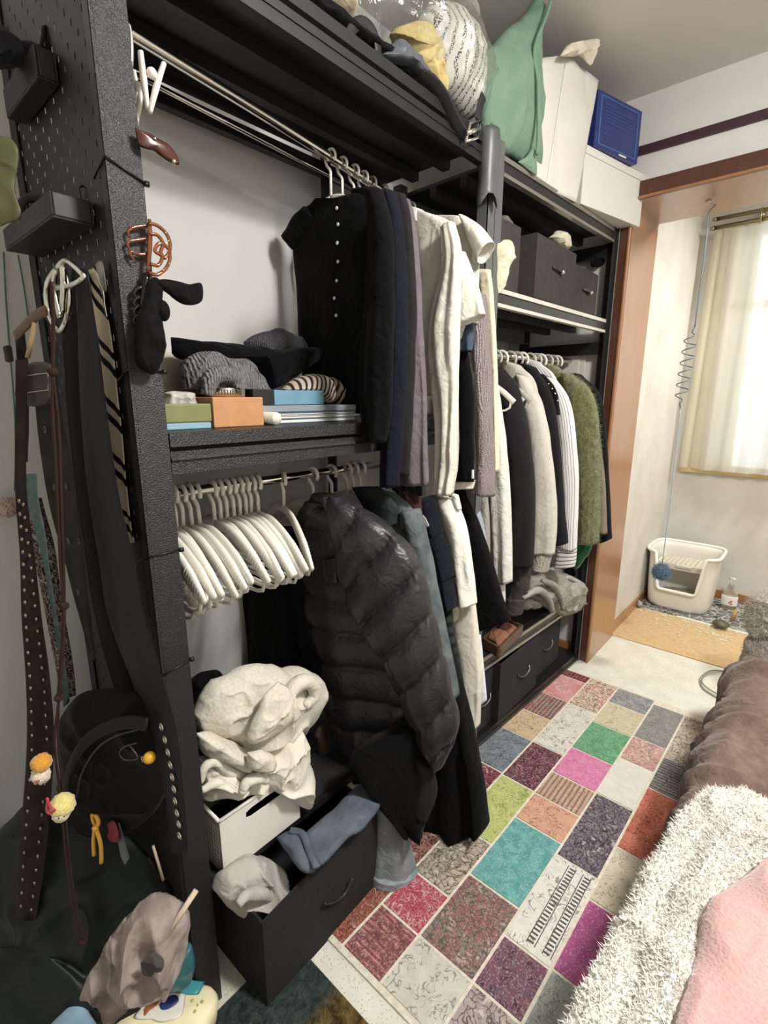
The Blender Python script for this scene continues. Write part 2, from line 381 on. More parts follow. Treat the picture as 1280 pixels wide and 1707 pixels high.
# ================================================================== STORAGE RACKS
def steel(name, hexc, rough=.42, hammer=400, st=.75):
    t = NT(name); t.set(Roughness=rough, Base_Color=lin(hexc)); t.b.inputs['Specular IOR Level'].default_value = .6
    t.bump(t.noise(hammer, 2), st, .003); return t.m
blk = steel('hammered_black_steel', '#1b1b1d', .38)
blk2 = plain('flat_black_steel', '#17171a', .5)
grey_steel = plain('grey_post_steel', '#5c5f5c', .5, bscale=200, bstr=.15)
lit_edge = plain('shelf_edge_highlight', '#a09a90', .34, .7, bscale=200, bstr=.1)  # pale grey puts the highlight on the black steel lips into the colour
chrome = plain('chrome', '#d9d4ca', .14, 1)
rk = thing('storage_rack', 'tall black metal storage rack with a perforated side panel, nearest the camera', 'storage rack', (1.0, 1.18, 0))
link('post', join(boxm(.395, .449, .950, .953, 0, 2.36), boxm(.389, .392, .950, .975, 0, 2.36), boxm(.389, .398, .9505, .9535, 0, 2.36)), blk, rk, smooth=False)
link('post', join(boxm(1.596, 1.642, .950, .953, 0, 2.36), boxm(1.596, 1.599, .95, .99, 0, 2.345)), grey_steel, rk, smooth=False)
link('post', join(boxm(.389, .43, 1.417, 1.42, 0, 2.34), boxm(.389, .392, 1.38, 1.42, 0, 2.34)), blk2, rk, smooth=False)
link('post', join(boxm(1.285, 1.33, 1.417, 1.42, 0, 2.34), boxm(1.285, 1.288, 1.38, 1.42, 0, 2.34)), blk2, rk, smooth=False)
# perforated side panel: staggered slots cut through the sheet
def pegboard(x, y0, y1, z0, z1, py=.0235, pz=.0235, w=.0045, h=.011):
    V, Fc = [], []; ny, nzz = int((y1-y0)/py), int((z1-z0)/pz); py = (y1-y0)/ny; pz = (z1-z0)/nzz
    for i in range(ny):
        for j in range(nzz):
            a0, b0 = y0+i*py, z0+j*pz; a1, b1 = a0+py, b0+pz; ca, cb = (a0+a1)/2, (b0+b1)/2; k = len(V)
            if (i+j) % 2 == 0:
                V += [(x, a0, b0), (x, a1, b0), (x, a1, b1), (x, a0, b1)]
                V += [(x, ca-w/2, cb-h/2), (x, ca+w/2, cb-h/2), (x, ca+w/2, cb+h/2), (x, ca-w/2, cb+h/2)]
                V += [(x+.0015, ca-w/2, cb-h/2), (x+.0015, ca+w/2, cb-h/2), (x+.0015, ca+w/2, cb+h/2), (x+.0015, ca-w/2, cb+h/2)]
                for q in range(4):
                    p = (q+1) % 4; Fc += [(k+q, k+p, k+4+p, k+4+q), (k+4+q, k+4+p, k+8+p, k+8+q)]
            else:
                V += [(x, a0, b0), (x, a1, b0), (x, a1, b1), (x, a0, b1)]; Fc.append((k, k+1, k+2, k+3))
    return np.array(V), Fc, None
link('perforated_panel', pegboard(.3935, .975, 1.415, .06, 2.33), plain('black_panel_paint', '#121214', .5), rk, smooth=False)
def shelf(par, x0, x1, y0, y1, zt, edge_m, name='shelf'):
    """folded-steel shelf: board, lipped front rail under it, rear rail, cross ribs"""
    s = link(name, join(boxm(x0, x1, y0+.0025, y1, zt-.022, zt), boxm(x0, x1, y0, y0+.002, zt-.027, zt+.0003)), edge_m, par, smooth=False)
    link('front_rail', join(boxm(x0, x1, y0+.004, y0+.007, zt-.078, zt-.036), boxm(x0, x1, y0+.004, y0+.03, zt-.081, zt-.078), boxm(x0, x1, y0+.001, y0+.006, zt-.056, zt-.05)), edge_m, s, smooth=False)
    link('rear_rail', join(boxm(x0, x1, y1-.006, y1-.003, zt-.085, zt-.036), boxm(x0, x1, y1-.03, y1-.003, zt-.088, zt-.085)), blk2, s, smooth=False)
    link('rib', join(*[boxm(x0, x1, y0+(y1-y0)*f, y0+(y1-y0)*f+.03, zt-.05, zt-.022) for f in (.33, .62)]), blk2, s, smooth=False)
    return s
shelf(rk, .452, 1.596, .95, 1.418, 2.316, blk2, 'top_shelf')
shelf(rk, .452, 1.596, .95, 1.418, 1.434, blk, 'middle_shelf')
link('sloped_lip', slabpoly([(.452, .966, 1.400), (1.596, .966, 1.400), (1.596, .948, 1.381), (.452, .948, 1.381)], (0, .002, -.002)), blk, rk, smooth=False)
link('bottom_shelf', boxm(.452, 1.596, .972, 1.416, .308, .328), blk2, rk, smooth=False)
link('hanging_rail', tube([(.45, 1.2, 2.246), (1.0, 1.2, 2.196), (1.6, 1.2, 2.13)], .0125, 14, 12), chrome, rk)
link('rear_rod', tube([(.45, 1.36, 2.262), (1.6, 1.36, 2.20)], .007, 10, 3), chrome, rk)
link('hanging_rail', tube([(.45, 1.2, 1.267), (1.6, 1.2, 1.267)], .0125, 14, 3), chrome, rk)
q_ = AY(1.375)(774, 305); link('sticker', boxm(q_[0]-.02, q_[0]+.02, 1.374, 1.375, q_[2]-.008, q_[2]+.010), plain('white_sticker', '#c9c6bf', .6), rk, smooth=False)
# second unit: its far end stands a little out from the wall
rk2 = thing('storage_rack', 'second black metal storage rack standing beside the wooden door lining', 'storage rack', (2.2, 1.16, 0))
YAWR = -.045/1.05
def R2(vf): return rot(vf, YAWR, np.array([1.67, .95, 0]))
def l2(name, vf, m, par, **k): return link(name, R2(vf), m, par, **k)
l2('post', join(boxm(1.646, 1.69, .950, .953, 0, 2.335), boxm(1.646, 1.649, .95, .99, 0, 2.335)), grey_steel, rk2, smooth=False)
l2('post', join(boxm(2.70, 2.738, .950, .953, 0, 2.31), boxm(2.735, 2.738, .94, .99, 0, 2.31)), blk2, rk2, smooth=False)
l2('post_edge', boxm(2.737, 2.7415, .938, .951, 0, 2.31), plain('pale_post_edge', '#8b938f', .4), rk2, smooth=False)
for x in (1.646, 2.70): l2('post', boxm(x, x+.04, 1.38, 1.42, 0, 2.31), blk2, rk2, smooth=False)
groove = plain('shelf_groove', '#1f1d1c', .4)
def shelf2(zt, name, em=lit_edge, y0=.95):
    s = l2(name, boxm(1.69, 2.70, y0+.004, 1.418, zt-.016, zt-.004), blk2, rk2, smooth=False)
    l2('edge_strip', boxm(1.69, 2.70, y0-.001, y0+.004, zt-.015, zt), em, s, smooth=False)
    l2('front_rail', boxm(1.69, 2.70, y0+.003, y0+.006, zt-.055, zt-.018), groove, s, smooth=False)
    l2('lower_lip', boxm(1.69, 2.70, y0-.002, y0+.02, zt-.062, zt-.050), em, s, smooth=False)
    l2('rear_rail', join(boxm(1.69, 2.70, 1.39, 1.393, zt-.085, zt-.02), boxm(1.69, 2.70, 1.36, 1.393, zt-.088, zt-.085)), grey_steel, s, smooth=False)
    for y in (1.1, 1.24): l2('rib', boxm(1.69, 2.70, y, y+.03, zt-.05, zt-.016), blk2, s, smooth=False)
shelf2(2.295, 'top_shelf'); shelf2(1.882, 'middle_shelf', plain('bright_edge_highlight', '#cdc9c0', .35, .25)); shelf2(.425, 'lower_shelf')  # middle shelf lips: brighter highlight painted into the edge colour
bs_ = l2('bottom_shelf', join(boxm(1.69, 2.735, .951, 1.418, .035, .05), boxm(1.69, 2.735, .945, .951, .0, .05)), plain('dark_shelf_paint', '#141415', .4), rk2, smooth=False)
l2('edge_strip', boxm(1.69, 2.735, .938, .945, .012, .020), plain('dull_edge', '#4a4643', .4, .5), bs_, smooth=False)
l2('rear_beam', boxm(1.69, 2.735, 1.40, 1.404, 1.60, 1.66), blk2, rk2, smooth=False)
l2('hanging_rail', tube([(1.69, 1.09, 1.668), (2.735, 1.135, 1.695)], .0125, 14, 3), chrome, rk2)
for za, zb in ((1.72, 1.78), (2.18, 2.24), (.33, .40)): l2('side_beam', boxm(2.735, 2.74, .96, 1.4, za, zb), blk2, rk2, smooth=False)
# cable ties round the near post
tie_m = plain('black_nylon', '#0d0f12', .4)
for z, za, lab in ((1.885, 1.862, 'black cable tie around the near post below the white clips'), (1.20, 1.20, 'black cable tie around the near post beside the empty hangers'), (.945, .955, 'black cable tie around the near post above the oatmeal sweatshirt pile'), (1.55, 1.548, 'black cable tie around the near post below the black hair claw')):
    t = solo('cable_tie', join(tube([(.387, 1.0, z-.02), (.387, .948, z), (.452, .948, za), (.454, .99, za)], .0022, 6), boxm(.449, .457, .945, .951, za-.004, za+.004)), tie_m, lab, 'cable tie')
# grey film peeling off the centre post
film = plain('grey_film', '#5a5d5a', .4, hex2='#4c4f4d', scale=10)
cf = []
for i, z in enumerate(np.linspace(2.335, 2.13, 16)):
    for k in range(12):
        a = -2.4+k/11*4.3; r = .036+.003*math.sin(i*.5)
        cf.append((1.590+r*math.sin(a)*1.0, .935-r*.8*math.cos(a)+.015, z-.02*(i == 15)*math.sin(k)))
fv = np.array(cf); fo = grid_faces(16, 12, False)
o = solo('curled_film', (fv, fo, None), film, 'grey protective film curling off the centre post', 'film')
md = o.modifiers.new('solid', 'SOLIDIFY'); md.thickness = .0015
# ================================================================== RUG
def patch_mat(kind, a, b, c='#1e1a1c', sc=1.0, seed=0):
    t = NT('rug_patch_'+kind); t.set(Roughness=.95); t.b.inputs['Specular IOR Level'].default_value = .08
    def soft(h, m=0, other=None):
        q = np.array(lin(h)[:3]); g = q@[.3, .6, .1]; q = q*.78+g*.22
        if other: q = q*(1-m)+np.array(lin(other)[:3])*m
        return (*[float(v) for v in q], 1)
    A, B, Cc = soft(a), soft(b), soft(c, .25, a); k = t.co('Object')
    mp = t.n('ShaderNodeMapping'); mp.inputs['Location'].default_value = (seed*1.7, seed*.9, 0); t.l(k, mp.inputs[0]); v0 = mp.outputs[0]
    base = t.ramp(t.noise(30*sc, 5, .6, vec=v0), [(.36, A), (.64, B)])
    if kind == 'solid':
        col = t.mix(t.ramp(t.noise(110*sc, 3, 1.5, vec=v0), [(.5, B1), (.75, (.6, .6, .6))]), base, Cc)
    else:
        nz1 = t.n('ShaderNodeTexNoise', Scale=16*sc, Detail=2); t.l(v0, nz1.inputs['Vector'])
        warp = t.mix(.10 if kind != 'border' else .02, v0, nz1.outputs['Color'], 'ADD')
        if kind == 'scroll':      # curling vine lines
            vo = t.n('ShaderNodeTexNoise', Scale=24*sc, Detail=1, Distortion=2.2); t.l(v0, vo.inputs['Vector'])
            ln = t.ramp(vo.outputs[0], [(.44, B1), (.47, W1), (.50, W1), (.53, B1)])
            ln = t.mix(1, ln, t.ramp(t.noise(20*sc, 1, vec=v0), [(.42, B1), (.52, W1)]), 'MULTIPLY')
            col = t.mix(ln, base, Cc)
        elif kind == 'floral':    # dense outlined blossoms
            vo = t.n('ShaderNodeTexVoronoi', Scale=34*sc, feature='DISTANCE_TO_EDGE'); t.l(warp, vo.inputs['Vector'])
            ce = t.n('ShaderNodeTexVoronoi', Scale=34*sc); t.l(warp, ce.inputs['Vector'])
            fill = t.mix(t.ramp(ce.outputs['Distance'], [(.25, W1), (.32, B1)]), base, t.mix(.22, B, W1))
            fill = t.mix(t.ramp(t.noise(9*sc, 1, vec=v0), [(.45, B1), (.55, W1)]), fill, B)
            col = t.mix(t.ramp(vo.outputs['Distance'], [(.03, W1), (.09, B1)]), fill, Cc)
        elif kind == 'border':    # straight bands with little motifs
            wv = t.n('ShaderNodeTexWave', Scale=9*sc, Distortion=.6, bands_direction='Y' if seed % 2 else 'X'); t.l(v0, wv.inputs['Vector'])
            vo = t.n('ShaderNodeTexVoronoi', Scale=48*sc); t.l(v0, vo.inputs['Vector'])
            motif = t.mix(t.ramp(vo.outputs['Distance'], [(.2, W1), (.34, B1)]), base, Cc)
            bands = t.ramp(wv.outputs[0], [(.08, W1), (.14, B1), (.86, B1), (.95, W1)])
            col = t.mix(bands, t.mix(t.ramp(wv.outputs[0], [(.45, B1), (.55, W1)]), motif, t.mix(.6, base, B)), Cc)
    worn = t.ramp(t.noise(190, 2, vec=v0), [(.5, B1), (.8, (.45, .45, .45))])
    col = t.mix(worn, col, lin('#d8d2c4'))
    t.l(col, t.b.inputs['Base Color']); t.bump(t.noise(500, 2), .4, .003); return t.m
rug = thing('patchwork_rug', 'long patchwork printed rug of bright square patches on the pale floor', 'rug', (1.65, .45, 0))
seam = cloth('rug_seam', '#cfc7b6', '#dcd5c6', rough=.95, crease=60, cstr=.2)
def RY(v, x): return v+.02*(2.55-x)
def rugpoly(x0, x1, v0, v1, z0, z1, g=0):
    b = [(x0+g, RY(v0, x0)+g), (x1-g, RY(v0, x1)+g), (x1-g, RY(v1, x1)-g), (x0+g, RY(v1, x0)-g)]
    return slabpoly([(x, y, z0) for x, y in b], (0, 0, z1-z0))
link('backing', rugpoly(.722, 2.60, -.10, .932, .001, .006), seam, rug, smooth=False)
PT = {(.768, .925): [(2.512, 2.585, 'border', '#7a1f2c', '#8e3040', '#3a1018'), (2.28, 2.512, 'floral', '#d79a98', '#c9777c', '#b98a80'), (2.083, 2.28, 'border', '#a83f4c', '#8d8a7c', '#4f4a40'), (1.888, 2.083, 'scroll', '#c9ae82', '#bda375', '#6f614c'), (1.625, 1.888, 'scroll', '#5d6a74', '#76828a', '#2c3640'), (1.47, 1.625, 'floral', '#6d2432', '#8a3a48', '#2a1016'), (1.2, 1.47, 'floral', '#8f8678', '#a59a88', '#3a342c'), (.96, 1.2, 'floral', '#7a4034', '#94584a', '#2e2220'), (.735, .96, 'floral', '#a9563a', '#8d4a34', '#4a2a20')],
 (.627, .768): [(2.28, 2.585, 'floral', '#cf8c84', '#c9b49c', '#4a4540'), (1.888, 2.28, 'scroll', '#d6d2c6', '#cbc7ba', '#5e5a56'), (1.618, 1.888, 'scroll', '#4c2536', '#6b2f42', '#a86a74'), (1.298, 1.618, 'scroll', '#b5c15c', '#a9b64c', '#6c7440'), (1.048, 1.298, 'floral', '#8d8272', '#aca08c', '#3c342c'), (.898, 1.048, 'scroll', '#a32a44', '#b53a52', '#c9b3a8'), (.735, .898, 'border', '#c97a72', '#6b3a4a', '#4a2434')],
 (.45, .627): [(2.425, 2.585, 'scroll', '#7d8088', '#9a9a98', '#55585f'), (2.21, 2.425, 'scroll', '#cbbf9c', '#c2b48e', '#8f8268'), (1.968, 2.21, 'solid', '#43915f', '#5fa878', '#2e7a4c'), (1.77, 1.968, 'solid', '#cf5f96', '#dd7fae', '#b04a80'), (1.615, 1.77, 'border', '#c9a488', '#b78e74', '#5c4840'), (1.46, 1.615, 'scroll', '#d49a78', '#cc8c68', '#7d5c4c'), (1.157, 1.46, 'solid', '#3f9694', '#5cadaa', '#2c7274'), (.90, 1.157, 'floral', '#77766a', '#8f5a5c', '#4a4640'), (.735, .90, 'scroll', '#c9c8b8', '#bdbcac', '#5c6a66')],
 (.312, .45): [(2.225, 2.55, 'solid', '#8b8a86', '#7b7a78', '#5f5f60'), (2.037, 2.225, 'floral', '#d6ab92', '#c98a80', '#54627c'), (1.773, 2.037, 'solid', '#cfccbe', '#d8d5c9', '#c2bfb0'), (1.41, 1.773, 'floral', '#5a4a58', '#6a5f6c', '#2a2430'), (1.062, 1.41, 'scroll', '#dbd9d0', '#d2d0c6', '#4a4846'), (.90, 1.062, 'scroll', '#6f4f62', '#7d4a58', '#30283c'), (.735, .90, 'floral', '#8f7f80', '#a89a94', '#484248')],
 (.178, .312): [(2.165, 2.55, 'floral', '#ada090', '#bfae98', '#5f5850'), (1.935, 2.165, 'border', '#6f6d70', '#827d7c', '#38363a'), (1.575, 1.935, 'scroll', '#cc6a48', '#c05a3c', '#7a3424'), (1.327, 1.575, 'scroll', '#cbc2a6', '#c4ba9c', '#7e7660'), (1.068, 1.327, 'solid', '#b8508e', '#a84280', '#8e3a70'), (.735, 1.068, 'scroll', '#9aa098', '#8a9088', '#555c58')],
 (.03, .178): [(2.0, 2.55, 'floral', '#a89884', '#b4a690', '#5f5648'), (1.45, 2.0, 'solid', '#77756f', '#88857e', '#5c5a56'), (1.068, 1.45, 'floral', '#8f887c', '#a59c8c', '#48423c'), (.735, 1.068, 'solid', '#2f5560', '#3c6670', '#223c48')]}
k = 0
for (v0, v1), lst in PT.items():
    for (x0, x1, kind, a, b, c) in lst:
        k += 1; sc = 1.0 if kind != 'floral' else 1.15
        link('patch', rugpoly(x0, x1, v0, v1, .0058, .0085, .0045), patch_mat(kind, a, b, c, sc, k), rug, smooth=False)
# ladder-like bands printed on the white patch
ladder = plain('ladder_print', '#4c4a48', .9)
for vv in (.338, .385):
    pcs = []
    for i in range(22):
        x = 1.09+i*.014; y = RY(vv, x); pcs.append(boxm(x, x+.006, y-.009, y+.009, .0084, .0090))
    pcs += [boxm(1.085, 1.395, RY(vv, 1.24)+d-.0012, RY(vv, 1.24)+d+.0012, .0084, .0091) for d in (-.012, .012)]
    o = link('ladder_band', join(*pcs), ladder, rug, smooth=False); o['kind'] = 'stuff'
om = NT('old_plush_rug'); om.set(Roughness=1); om.b.inputs['Specular IOR Level'].default_value = .05
sx = om.n('ShaderNodeSeparateXYZ'); om.l(om.co(), sx.inputs[0]); bl = om.ramp(sx.outputs[1], [(.23, W1), (.27, B1)])
om.l(om.mix(bl, om.ramp(om.noise(40, 4, 1), [(.35, lin('#26302f')), (.65, lin('#3f4b49'))]), om.ramp(om.noise(34, 4, 1), [(.35, lin('#3c2e1c')), (.65, lin('#73603e'))])), om.b.inputs['Base Color']); om.bump(om.noise(220, 3), .9, .008)
solo('floor_rug', boxm(-.35, .655, .05, .93, 0, .006), om.m, 'old worn rug, grey green and brown, under the near end of the rack', 'rug', smooth=False)

# ================================================================== BED / SOFA EDGE
throw_m = cloth('brown_velvet', '#77635a', '#6a574e', scale=30, rough=.7, crease=14, cstr=.5, sheen=.2)
def throw():
    nx, ns = 170, 76; V = np.zeros((nx, ns, 3)); xs = np.linspace(.25, 2.46, nx); s = np.linspace(0, 1.0, ns)
    for i, x in enumerate(xs):
        e = max(0, (x-2.26)/.2); r = .11; top = .50+.02*math.sin(x*5)-.10*e**2
        edge = .150+.035*max(0, x-1.5)-.012*math.sin(x*3.1+1)
        for j, q in enumerate(s):
            if q < .62: y = -1.3+(edge-r+1.3)*(q/.62); z = top
            elif q < .75:
                a = (q-.62)/.13*math.pi/2; y = edge-r+r*math.sin(a); z = top-r*(1-math.cos(a))
            else: y = edge+.012*(q-.75); z = (top-r)*(1-(q-.75)/.25)+.012
            V[i, j] = (x, y, z)
    P = V.copy()
    f1 = folds(np.stack([V[..., 0]*2.2, V[..., 1]*.55+V[..., 2]*.5, V[..., 2]*.25], -1), 5.0, 21)
    f2 = folds(np.stack([V[..., 0]*1.6+V[..., 1]*.9, V[..., 1]*.8, V[..., 2]*.5], -1), 9.0, 33)
    sarr = np.broadcast_to(s[None], V.shape[:2]); side = np.clip((sarr-.66)/.1, 0, 1)
    d = (.046*f1+.020*f2)
    P[..., 2] += d*(1-side); P[..., 1] += d*side*.9+.02*np.sin(V[..., 0]*16)*side*np.clip((sarr-.75)/.25, 0, 1)*.5
    P[..., 2] = np.maximum(P[..., 2], .012)
    n0 = P.reshape(-1, 3); f = grid_faces(nx, ns, False)
    end = n0[(nx-1)*ns:nx*ns].copy(); b = len(n0)   # far end hangs down
    rows = []
    for h in np.linspace(0, 1, 14)[1:]:
        e2 = end.copy(); e2[:, 0] += .05*math.sin(h*1.57)+.01*np.sin(end[:, 1]*30); e2[:, 2] = end[:, 2]*(1-h)+.012*h; rows.append(e2)
    n1 = np.vstack([n0]+rows); prev = (nx-1)*ns
    for r in range(13):
        c0 = b+r*ns
        f += [(prev+j, prev+j+1, c0+j+1, c0+j) for j in range(ns-1)]; prev = c0
    return n1, f, None
solo('velvet_throw', throw(), throw_m, 'wrinkled brown velvet throw covering the bed beside the rug', 'throw')
bedm = plain('mattress_ticking', '#b9b2a6', .9)
bd = thing('bed', 'low bed hidden under the brown velvet throw', 'bed', (1.3, -.55, 0))
link('mattress', boxm(.3, 2.30, -1.25, .07, .20, .38), bedm, bd, smooth=False, bevel=.03)
link('bed_base', boxm(.3, 2.30, -1.25, .06, .02, .20), plain('bed_base_fabric', '#4a4038', .9), bd, smooth=False, bevel=.01)
# cream sherpa blanket with a pink plush face
def fleece_mat(name, a, b, bs=110, st=1.0):
    t = NT(name); t.set(Roughness=1); t.b.inputs['Specular IOR Level'].default_value = .05; t.b.inputs['Sheen Weight'].default_value = .5
    v = t.n('ShaderNodeTexVoronoi', Scale=bs); t.l(t.co(), v.inputs['Vector'])
    f = t.mix(.5, v.outputs['Distance'], t.noise(bs*.6, 3, 1))
    t.l(t.ramp(f, [(.15, lin(b)), (.6, lin(a))]), t.b.inputs['Base Color']); t.bump(f, st, .012); return t.m
sher_m = fleece_mat('cream_sherpa', '#e4e0d8', '#d2cdc3')
pink_m = fleece_mat('pink_plush', '#bf9a96', '#b58f8b', 160, .35)
def blanket(outline, z, lift, th, seed, fl, tuft, drop=None, nr=44, na=190):
    """thick blanket lying on the bed: outline on the bed top, rolled edge, hanging over where it passes the bed edge"""
    q = smooth_line(np.vstack([outline, outline[:1]]), na+1)[:-1]; c = q.mean(0); V = []
    rs = np.linspace(0, 1, nr+1)[1:]
    prof = [(r, th*(1-max(0, (r-.8)/.2)**2.2)**.5) for r in rs]+[(1.0, -.0), (.97, -.012), (.80, -.014)]
    for r, h in prof:
        p = c+(q-c)*r; V.append(np.c_[p[:, 0], p[:, 1], z+lift(p[:, 0], p[:, 1])+h])
    V = np.array(V)
    d = fl*folds(V*np.array([1, 1.6, 1]), 5.5, seed)+fl*.4*folds(V, 12, seed+3); tf = tuft*np.abs(nz(V, 110, seed+5))+tuft*.5*nz(V, 50, seed+6)
    up = np.minimum(1, np.array([max(0, h)/th if th else 0 for r, h in prof])+.25)[:, None]
    V[..., 2] += (d+tf)*up
    side = np.array([max(0, (r-.86)/.14) for r, h in prof])[:, None]
    dirn = (q-c)/np.linalg.norm(q-c, axis=1)[:, None]; V[..., :2] += dirn[None, :, :2]*((tf*1.2+d*.5)*side)[..., None]
    if drop is not None: V = drop(V)
    m = len(prof); fl_ = V.reshape(-1, 3); n0 = len(fl_)
    f = grid_faces(m, na)+[(n0, (k+1) % na, k) for k in range(na)]+[tuple((m-1)*na+k for k in range(na))]
    return np.vstack([fl_, V[0].mean(0)]), f, None
Z5 = AZ(.54)
def bump_lift(x, y): return .02*np.sin(x*4+1)*np.cos(y*5)
def over_edge(V):                                # past the bed edge the blanket turns down
    y = V[..., 1]; ex = np.clip(y-.13, 0, None); W = V.copy()
    W[..., 1] = np.where(y > .13, .13+.085*np.sin(np.clip(ex/.13, 0, 1.571)), y)
    W[..., 2] = V[..., 2]-np.where(ex < .20, .10*(1-np.cos(np.clip(ex/.13, 0, 1.571))), .10*(1-math.cos(.2/.13))+(ex-.20)*.9)
    W[..., 2] = np.maximum(W[..., 2], .02); return W
sher = thing('sherpa_blanket', 'fluffy cream sherpa blanket with a pink plush face on the near end of the bed', 'blanket', (.9, -.2, .5))
sh1 = blanket(np.array([(1.40, .03, 0), (1.35, .09, 0), (1.22, .13, 0), (1.05, .16, 0), (.86, .19, 0), (.68, .21, 0), (.45, .20, 0), (.35, 0, 0), (.35, -.5, 0), (.6, -.7, 0), (1.2, -.55, 0), (1.36, -.25, 0), (1.40, -.02, 0)]), .515, bump_lift, .05, 5, .020, .006, over_edge, 90, 420); link('sherpa_side', sh1, sher_m, sher); pile_m = plain('sherpa_fibre', '#f0ede6', 1, spec=.05)
fuzz(sher, sh1, 90000, .0062, pile_m, 3, 'sherpa_pile', .0014, 2.6)
sh2 = blanket(np.array([(1.34, .02, 0), (1.20, .07, 0), (1.05, .085, 0), (.90, .095, 0), (.70, .105, 0), (.50, .10, 0), (.45, -.1, 0), (.5, -.4, 0), (1.1, -.45, 0), (1.30, -.15, 0)]), .55, bump_lift, .04, 15, .020, .006, None, 80, 380); link('sherpa_fold', sh2, sher_m, sher); fuzz(sher, sh2, 80000, .0062, pile_m, 4, 'sherpa_pile', .0014, 2.6)
link('plush_face', blanket(np.array([(1.16, -.06, 0), (1.06, .0, 0), (.95, .03, 0), (.84, .035, 0), (.70, .045, 0), (.50, .03, 0), (.45, -.2, 0), (.5, -.45, 0), (1.0, -.42, 0), (1.18, -.18, 0)]), .598, bump_lift, .028, 25, .022, .002, None, 40, 160), pink_m, sher)
# grey fluffy throw end beyond the bed
gf = fleece_mat('grey_fluffy', '#a8a098', '#8d857c', 80)
AFl = AX(2.78)
cu = inflate(np.vstack([pts(AFl, [(1238, 1030), (1244, 1004), (1262, 990), (1300, 986), (1350, 992), (1392, 1010), (1400, 1044), (1380, 1062), (1300, 1064), (1254, 1058)])]), .10, 1, 24, 110, 4, .026, 8, .012)
fc = plain('cushion_fibre', '#c9c3b9', 1, spec=.05); t = thing('fluffy_cushion', 'pale grey fluffy cushion lying beyond the far end of the bed', 'cushion', AFl(1300, 1060))
link('cover', cu, fleece_mat('pale_grey_fluffy', '#bdb7ae', '#a39c93', 80), t); fuzz(t, cu, 14000, .010, fc, 6, 'cushion_pile', .0009, 2.2)
gt = inflate(np.vstack([pts(AFl, [(1236, 1084), (1246, 1060), (1268, 1048), (1330, 1046), (1400, 1050)]), np.array([(2.80, -.30, .02), (2.80, -.10, .015), (2.80, .10, .015), (2.80, .16, .05)])]), .09, 1, 24, 110, 8, .022, 8, .010)
t = thing('fluffy_throw', 'darker grey fluffy throw bunched on the floor under the pale cushion', 'throw', (2.8, -.05, .01))
link('cover', gt, gf, t); fuzz(t, gt, 14000, .010, plain('throw_fibre', '#9f978d', 1, spec=.05), 7, 'throw_pile', .0009, 2.2)
cable = plain('grey_cable', '#8f918c', .5)
solo('cable', tube(np.vstack([pts(AZ(.005), [(1240, 1126), (1215, 1120), (1190, 1117), (1174, 1123), (1166, 1134), (1172, 1148), (1190, 1160), (1208, 1169), (1230, 1178)]), pts(AZ(.012), [(1228, 1164), (1206, 1161), (1184, 1150), (1170, 1137), (1176, 1125), (1196, 1120), (1230, 1122)])]), .0035, 6, 60), cable, 'thin grey cable looped on the floor beside the bed', 'cable')

# ================================================================== BALCONY
def curtain_mat(name, col, transp):
    t = NT(name); t.t.nodes.remove(t.b); out = t.t.nodes['Material Output']
    d = t.n('ShaderNodeBsdfDiffuse'); d.inputs[0].default_value = lin(col)
    tr = t.n('ShaderNodeBsdfTranslucent'); tr.inputs[0].default_value = lin(col)
    tp = t.n('ShaderNodeBsdfTransparent'); m1 = t.n('ShaderNodeMixShader'); m1.inputs[0].default_value = .6
    t.l(d.outputs[0], m1.inputs[1]); t.l(tr.outputs[0], m1.inputs[2])
    m2 = t.n('ShaderNodeMixShader'); m2.inputs[0].default_value = transp; t.l(m1.outputs[0], m2.inputs[1]); t.l(tp.outputs[0], m2.inputs[2])
    t.l(m2.outputs[0], out.inputs['Surface']); return t.m
def curtain(x, y0, y1, z0, z1, nf, amp, seed, flare=0):
    ny, nn = int(nf*12), 30; V = []
    for j in range(nn):
        t = j/(nn-1)
        for i in range(ny):
            u = i/(ny-1); y = y0+(y1-y0)*u+flare*t*(u-.5)
            ph = 2*math.pi*nf*u+.8*math.sin(7*u+seed)+.5*t*math.sin(5*u+seed)
            V.append((x+amp*(.6+.5*t)*math.sin(ph)+.01*math.sin(3*ph*.37+seed), y+.008*math.cos(ph*1.3), z1+(z0-z1)*t))
    V = np.array(V); return V, grid_faces(nn, ny, False), None
solo('sheer_curtain', curtain(4.27, -.75, .67, .985, 2.60, 12, .022, 2), curtain_mat('sheer_white', '#dcdad2', .10), 'white sheer curtain hanging in front of the balcony window', 'curtain')
solo('side_curtain', curtain(4.31, .50, .77, .99, 2.64, 4, .018, 5, .05), curtain_mat('cream_voile', '#efe9d6', .22), 'cream side curtain bunched at the left end of the balcony rail', 'curtain')
brass = plain('aged_steel_rod', '#a59a78', .25, 1)
for x, z, lab in ((4.27, 2.625, 'front curtain rail of the balcony window, carrying the white sheer'), (4.31, 2.69, 'rear curtain rail of the balcony window, carrying the cream curtain')):
    r = thing('curtain_rail', lab, 'curtain rail', (x, 0, z)); link('rail', tube([(x, .775, z), (x, -1.2, z)], .013, 12), brass, r)
    link('finial', tube([(x, .80, z), (x, .775, z)], [.010, .017], 12), brass, r)
for y in (.52, -.3): solo('rail_bracket', join(ring((4.285, y, 2.65), .045, .006, (0, 1, 0), 16), boxm(4.32, 4.38, y-.008, y+.008, 2.64, 2.70)), brass, 'metal bracket clasping both balcony curtain rails, %s' % ('nearest the wooden lining' if y > 0 else 'further along the window'), 'bracket')
